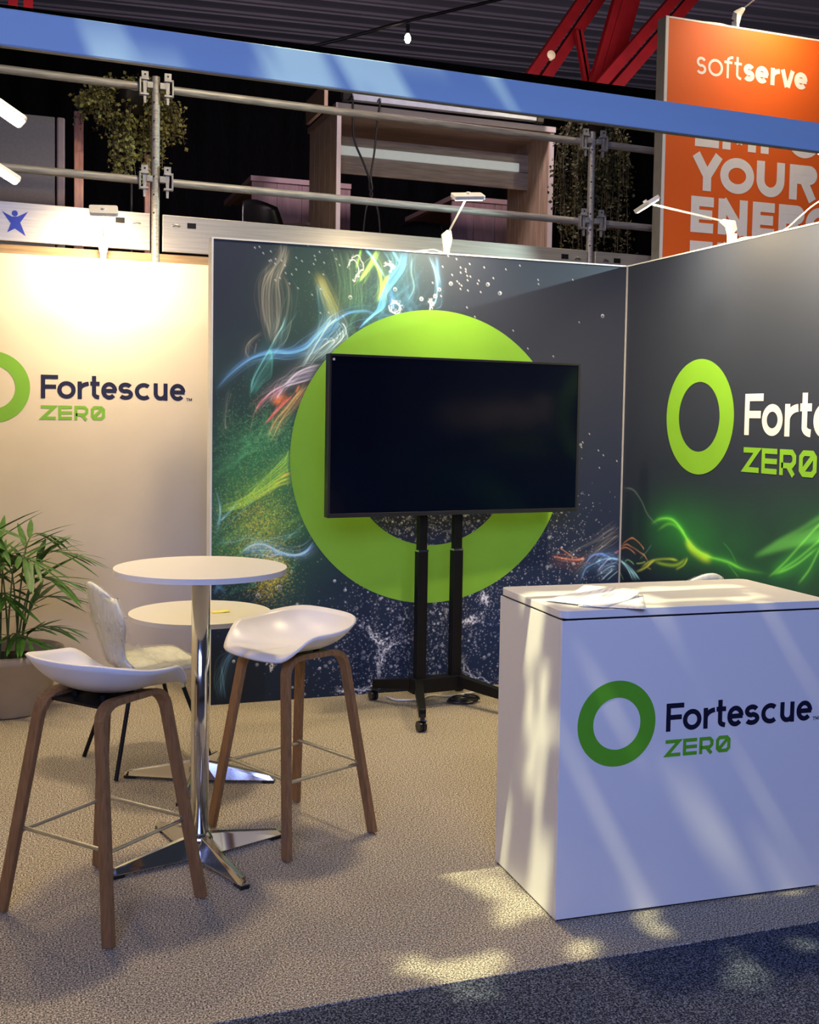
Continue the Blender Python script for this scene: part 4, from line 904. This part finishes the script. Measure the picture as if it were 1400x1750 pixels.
# dark chairs by the desks
def dark_chair(x, y, rz, label):
    t = thing('dark_chair', label, 'chair', (x, y, 2.515), rz, 'dark chairs on the upper deck')
    MB().grid(lambda i, j: ((j-.5)*.46, -.2+.4*i, .46+.02*abs(2*j-1)), 4, 8).build('seat', M_blackpl, t, solid=.03)
    MB().grid(lambda i, j: ((j-.5)*(.46-.10*i*i), .2+.09*i-.08*(2*j-1)**2, .50+.38*i-.05*i*(2*j-1)**2), 8, 11).build('backrest', M_blackpl, t, solid=.02)
    for sx in (-1, 1):
        for sy in (-1, 1): MB().tube([(sx*.17, sy*.15, .46), (sx*.22, sy*.2, 0)], .011, 8).build('leg', M_black, t)
    MB().beam((.24, -.15, .66), (.24, .17, .68), .04, .025).build('armrest', mat('arm_wood', (.25,.2,.15,1), .5, noise=.1), t)
dark_chair(-1.42, 3.3, .4, 'dark round-backed chair beside the left service desk')
dark_chair(.05, 3.7, -.3, 'dark armchair silhouette seen under the cabinet')
t = thing('partition_panel', 'grey fabric partition panel behind the rail at the upper left', 'panel', (-3.75, 1.6, 2.515)); o3 = t.location
M_grey = mat('grey_fabric', lin(104, 100, 112), .9, noise=.08, nscale=60)
MB().box(-4.3, 1.6, 2.515, -3.235, 1.66, 3.44).build('panel', M_grey, t, origin=o3, bevel=.006)
MB().box(-3.225, 1.59, 2.515, -3.175, 1.67, 3.44).build('end_post', mat('grey_post', lin(128, 112, 124), .6, noise=.08), t, origin=o3, bevel=.01)
tag(MB().box(-3.094, 2.05, 2.515, -3.033, 2.10, 3.605).build('timber_post', mat('pink_timber', lin(214, 158, 148), .8, noise=.22, nscale=10, stretch=(6,6,1)), origin=(-3.063, 2.05, 2.515), bevel=.003), 'pinkish bare timber post beside the left trailing plant', 'post')
tag(MB().box(-2.622, 2.06, 2.515, -2.585, 2.11, 3.36).build('timber_post', MATS['pink_timber'], origin=(-2.603, 2.06, 2.515), bevel=.003), 'second pinkish timber post, mostly hidden behind the left scaffold post', 'post')
# trailing plants
M_ivy = mat('trailing_leaf', (.26,.25,.075,1), .5, noise=.5, nscale=30)
M_ivyd = mat('trailing_leaf_dark', (.085,.085,.03,1), .6, noise=.5, nscale=30)
def trailing(label, c, pot_z, vines, m, seed):
    r = random.Random(seed); t = thing('hanging_plant', label, 'plant', (c[0], c[1], pot_z), 0, 'trailing plants of the upper deck'); o3 = t.location
    MB().lathe([(0, pot_z-.02), (.09, pot_z-.02), (.12, pot_z+.12), (.125, pot_z+.13), (.105, pot_z+.13), (0, pot_z+.10)], 24, c).build('pot', M_blackpl, t, origin=o3)
    MB().tube([(c[0], c[1], 2.516), (c[0], c[1], pot_z-.02)], .008, 8).build('stand_pole', M_blackpl, t, origin=o3)
    st, lf = MB(), MB()
    for dx, dy, up, drop, sw in vines:
        p0 = V((c[0], c[1], pot_z+.12)); pts = spline([p0, p0+V((dx*.5, dy*.5, up)), p0+V((dx, dy, -drop*.35)), p0+V((dx+sw, dy, -drop))], 5)
        st.tube(pts, .003, 4, False)
        for a, b in zip(pts, pts[1:]):
            for k in range(max(3, int((b-a).length*120))):
                p = a.lerp(b, r.random())+V((r.gauss(0, .022), r.gauss(0, .022), r.gauss(0, .018))); L = r.uniform(.020, .038)
                d = V((r.gauss(0, 1), r.gauss(0, 1), r.gauss(-.4, .7))).normalized(); n = d.orthogonal(); n.rotate(Matrix.Rotation(r.random()*6.3, 3, d)); n.normalize(); q = d.cross(n)
                lf.add([p, p+d*L*.5+n*L*.42+q*L*.1, p+d*L, p+d*L*.5-n*L*.42+q*L*.1], [(0,1,2,3)])
    st.build('vines', mat('vine_stem', (.12,.10,.05,1), .7, noise=.2), t, origin=o3); o = lf.build('foliage', m, t, origin=o3); o['kind'] = 'stuff'
r = random.Random(4)
vl = [(r.uniform(-.33, .31), r.uniform(-.12, .1), r.uniform(.0, .10), 0, 0) for _ in range(80)]
vl = [(dx, dy, up, (.50 if -.12 < dx < .20 else .17 if dx < -.2 else .26)*r.uniform(.5, 1.15), r.uniform(-.05, .05)) for dx, dy, up, _, _ in vl]
trailing('bushy variegated trailing plant behind the left scaffold post', (-2.74, 1.80), 3.56, vl, M_ivy, 1)
vr = [(r.uniform(-.26, .27), r.uniform(-.1, .1), r.uniform(0, .06), r.uniform(.4, 1.08), r.uniform(-.05, .05)) for _ in range(46)]
trailing('dark trailing plant hanging behind the right scaffold post', (.72, 1.80), 3.78, vr, M_ivyd, 2)

# ---------------------------------------------------------------- pale beam across the top, cables
bz = lambda x: -.027*(x+3.54)/2.45
t = thing('fascia_beam', 'long pale fascia beam spanning the open booth front overhead, with dappled light', 'beam', (-2, -3.0, 2.5)); o3 = t.location
M_beam = mat('beam_paint', lin(152, 184, 204), .45, noise=.05, nscale=2, stretch=(.5,4,4))
MB().hexa([(x, y, z+bz(x)) for z in (2.4725, 2.5625) for x, y in ((-4.16, -3.0), (.06, -3.0), (.06, -2.988), (-4.16, -2.988))]).build('web', M_beam, t, origin=o3, bevel=.003)
MB().hexa([(x, y, z+bz(x)) for z in (2.4690, 2.4722) for x, y in ((-4.16, -3.003), (.06, -3.003), (.06, -2.986), (-4.16, -2.986))]).build('bottom_lip', mat('beam_lip', lin(120, 116, 108), .5, .4, noise=.1), t, origin=o3)
for xx in (-4.158, .002): MB().box(xx, -3.0475, 0, xx+.045, -3.0035, 2.53).build('end_post', M_wpaint, t, origin=o3, bevel=.003)
t = thing('twisted_cables', 'two black cables hanging from the batten light and twisting together', 'cable', (-.9, 2.4, 3.6)); o3 = t.location
for pts in ([(-1.024, 2.436, 4.03), (-1.024, 2.40, 4.018), (-1.021, 2.4, 3.864), (-1.005, 2.4, 3.688), (-.937, 2.4, 3.539), (-.882, 2.4, 3.409), (-.872, 2.41, 3.33), (-.854, 2.4, 3.277), (-.91, 2.4, 3.13), (-.95, 2.4, 2.53)],
            [(-.801, 2.436, 4.03), (-.801, 2.40, 4.012), (-.818, 2.4, 3.885), (-.843, 2.4, 3.614), (-.869, 2.4, 3.433), (-.858, 2.39, 3.33), (-.872, 2.4, 3.277), (-.80, 2.4, 3.13), (-.76, 2.4, 2.53)]):
    MB().tube(spline(pts, 8), .009, 6).build('cable', M_blackpl, t, origin=o3)

# ---------------------------------------------------------------- orange stand panel with its lettering
op_ = thing('orange_panel', 'tall orange advertising panel with white lettering behind the right wall', 'sign', (1.6, .6, 0)); o3 = op_.location
M_orange = mat('orange_print', lin(240, 104, 30), .6, noise=.03, nscale=2)
px0, px1, pz1 = .600, 3.1, 4.262
MB().box(px0, .601, .0, px1, .70, pz1).build('panel_body', mat('panel_side', lin(130, 128, 120), .6, noise=.08), op_, origin=o3)
MB().box(px0+.022, .5985, .02, px1-.02, .601, pz1-.012).build('print_face', M_orange, op_, origin=o3)
for q in ((px0, 0, px0+.022, pz1), (px0+.022, pz1-.012, px1, pz1)): MB().box(q[0], .597, q[1], q[2], .602, q[3]).build('edge_profile', M_wpaint, op_, origin=o3)
fo = lambda x, z, l=0: (x-o3[0], .5975-l-o3[1], z)
fo2 = lambda x, z, l=0: (x-o3[0], .5975-l-o3[1], z-.012*(x-.85))
M_letter = mat('white_print', lin(246, 244, 240), .6, noise=.02)
SX = lambda l: [(c_, a, b) for c_, a, b in l]
word('lettering', SX([('s', .845, .924), ('o', .938, 1.057), ('f', 1.066, 1.140), ('t', 1.148, 1.208)]), 3.912, .116, .018, .152, fo2, M_letter, op_)
word('lettering', SX([('s', 1.222, 1.314), ('e', 1.320, 1.430), ('r', 1.447, 1.528), ('v', 1.528, 1.648), ('e', 1.646, 1.758)]), 3.912, .118, .034, .15, fo2, M_letter, op_)
word('lettering', [('E', .852, 1.043), ('M', 1.072, 1.345), ('P', 1.385, 1.585), ('O', 1.612, 1.885), ('W', 1.90, 2.26), ('E', 2.28, 2.46), ('R', 2.49, 2.72)], 3.432, .24, .066, .243, fo, M_letter, op_)
word('lettering', [('Y', .828, 1.085), ('O', 1.061, 1.338), ('U', 1.358, 1.592), ('R', 1.634, 1.869)], 3.139, .24, .066, .243, fo, M_letter, op_)
word('lettering', [('E', .836, 1.017), ('N', 1.055, 1.293), ('E', 1.335, 1.518), ('R', 1.553, 1.772), ('G', 1.784, 2.045), ('Y', 2.04, 2.29)], 2.856, .24, .066, .243, fo, M_letter, op_)
word('lettering', [('E', .836, 1.017), ('N', 1.055, 1.293)], 2.556, .24, .066, .243, fo, M_letter, op_)
arm_lamp('white arm lamp standing on the orange panel top edge', (1.19, .66, 4.2905), (1.42, .18, 4.62), (1.25, .6, 3.6), 13, cable=[(1.17, .66, 4.278), (1.05, .65, 4.285), (.85, .64, 4.272), (.7, .64, 4.271)])

# ---------------------------------------------------------------- roof steel, pendant bulb, catenary cable
M_red = mat('red_paint', (.16,.004,.005,1), .6, 0, .12, noise=.15, nscale=5)
K = .775                                                        # roof steel stands 9.5 m behind the mural wall
kk = lambda p: tuple(c+(q-c)*K for c, q in zip((-3.5257, -5.9617, 1.585), p))
t = thing('steel_truss', 'red painted roof truss rising to the right beside the orange panel', 'truss', kk((7.2, 14, 7.6))); o3 = t.location
def mem(name, a, b, w_, par=t, g=.10):
    a, b, w_, g = V(kk(a)), V(kk(b)), w_*K, g*K; s = (b-a).cross(V((0, 1, 0))).normalized()
    for k in (-1, 1): MB().beam(a+s*k*g, b+s*k*g, w_, w_, up=(0, 1, 0)).build(name, M_red, par, origin=o3)
mem('chord', (7.95, 14, 10.75), (5.55, 14, 7.25), .20, g=.13)
mem('chord', (9.75, 13.2, 10.75), (6.65, 13.2, 7.20), .20, g=.13)
mem('brace', (8.00, 13.6, 10.6), (7.16, 13.6, 7.7), .15, g=.08)
mem('brace', (8.26, 13.6, 10.6), (7.50, 13.6, 7.9), .12, g=.06)
mem('brace', (6.94, 13.8, 9.1), (7.22, 13.8, 7.9), .10, g=.03)
MB().lathe([(0, 0), (.075, 0), (.085, .02), (.06, .05), (0, .055)], 20).build('junction_cap', mat('cream_cap', lin(214, 200, 150), .5, noise=.05), t)
c_ = t.children[-1]; c_.location = V(kk((6.42, 13.95, 8.60)))-o3; c_.rotation_euler = (PI/2, 0, 0)
o = MB().tube([(7.16, 9, 9.0), (5.509, 9, 7.048), (4.976, 9, 6.443), (4.5, 9, 5.9)], .022, 8).build('roof_cable', M_black, origin=(5.509, 9, 7.05)); tag(o, 'dark straight roof cable slanting between the red truss and the orange panel', 'cable')
t = thing('roof_tie', 'pair of red painted steel ties at the top left corner', 'beam', (-5.0, 10, 7.3)); o3 = t.location
for a, b in ((-3.50, -3.38), (-3.31, -3.19)): MB().box(a, 10, 6.3, b, 10.12, 9.0).build('tie', M_red, t, origin=o3)
t = thing('pendant_bulb', 'small glowing warm pendant bulb under the roof', 'lamp', (2.794, 12, 7.9)); o3 = t.location
MB().lathe([(0, 7.79), (.03, 7.80), (.055, 7.85), (.045, 7.91), (.02, 7.95)], 20, (2.794, 12)).build('bulb', glow('bulb_glass', (1, .72, .42), 40), t, origin=o3)
MB().tube([(2.794, 12, 7.95), (2.794, 12, 8.10)], .03, 10).build('socket', M_black, t, origin=o3)
tag(MB().tube(spline([(-1.8, 12, 6.6), (.8, 12, 7.42), (2.0, 12, 7.85), (2.794, 12, 8.16), (5.2, 12, 9.0)], 8), .028, 8).build('catenary_cable', M_black, origin=(2.8, 12, 8.1)), 'thick dark cable running up past the glowing bulb', 'cable')

# ---------------------------------------------------------------- unseen leaf screen, added so its gaps shape the high lamp's dapples
t = thing('leaf_gobo', 'unseen leaf screen added high above the aisle, its gaps shaping the dappled light', 'plant', (-4.6, -3.75, 4.9)); o3 = t.location; t['kind'] = 'stuff'
PATCH = [  # lit point on counter, carpet or beam, radius of the light patch there
 (-1.46,-2.925,.88,.036), (-1.685,-2.925,.27,.042), (-1.44,-2.925,.36,.020), (-1.32,-2.925,.30,.014), (-1.255,-2.925,.11,.022), (-1.81,-2.915,.07,.028), (-1.834,-2.915,.88,.026), (-.984,-2.94,.78,.040), (-1.171,-2.935,.28,.016), (-1.0,-2.94,.25,.022),
 (-1.915,-2.668,.62,.020), (-1.915,-2.70,.90,.030), (-1.915,-2.857,.60,.016), (-1.915,-2.771,.30,.045), (-1.915,-2.751,.08,.042), (-1.915,-2.80,.80,.035), (-1.915,-2.73,.55,.030),
 (-2.36,-3.051,0,.085), (-2.151,-3.038,0,.080), (-1.985,-2.806,0,.080), (-1.89,-3.089,0,.055), (-1.59,-3.069,0,.065), (-1.846,-3.316,0,.05), (-1.487,-3.362,0,.08), (-2.265,-3.246,0,.05), (-1.98,-2.60,0,.05), (-1.4,-3.163,0,.04), (-1.2,-3.25,0,.06),
 (-3.295,-3.004,2.512,.014), (-3.175,-3.004,2.505,.022), (-3.034,-3.004,2.508,.012), (-2.879,-3.004,2.512,.016), (-2.792,-3.004,2.507,.020), (-2.511,-3.004,2.513,.011), (-2.138,-3.004,2.52,.013), (-3.5,-3.004,2.53,.008)]
for k in range(9): PATCH += [(-1.80+.10*k, -2.80+.01*(k % 3), .987, .035), (-1.80+.10*k, -2.585+.02*(k % 2), .987, .05)]
gaps = []
for x, y, z, r_ in PATCH:
    f = (SUN[2]-4.9)/(SUN[2]-z); gaps.append((SUN[0]+(x-SUN[0])*f, SUN[1]+(y-SUN[1])*f, r_*f*(2.6 if z > 2 else (1.05 if z == 0 else 1.25))))
rl = random.Random(12); lf = MB(); cx, cy = SUN[0]+(-2.2-SUN[0])*.36, SUN[1]+(-3.0-SUN[1])*.36
for i in range(-32, 33):
    for j in range(-32, 33):
        x, y = cx+i*.022+rl.uniform(-.01, .01), cy+j*.022+rl.uniform(-.01, .01)
        if math.hypot(x-cx, y-cy) > .68: continue
        d = min(math.hypot(x-gx, y-gy)-gr for gx, gy, gr in gaps)
        if d < .003: continue
        L = min(.032, .004+d*.9); a = rl.random()*2*PI; z = 4.9+rl.uniform(-.02, .02)
        if L > .02: lf.add([(x-.03, y-.03, z-.04), (x+.03, y-.03, z-.04), (x+.03, y+.03, z-.035), (x-.03, y+.03, z-.035)], [(0, 1, 2, 3)])
        lf.add([(x-L*cos(a), y-L*sin(a), z), (x+L*.6*sin(a), y-L*.6*cos(a), z+.006), (x+L*cos(a), y+L*sin(a), z), (x-L*.6*sin(a), y+L*.6*cos(a), z+.006)], [(0, 1, 2, 3)])
o = lf.build('gobo_leaves', M_leaf, t, origin=o3); o['kind'] = 'stuff'
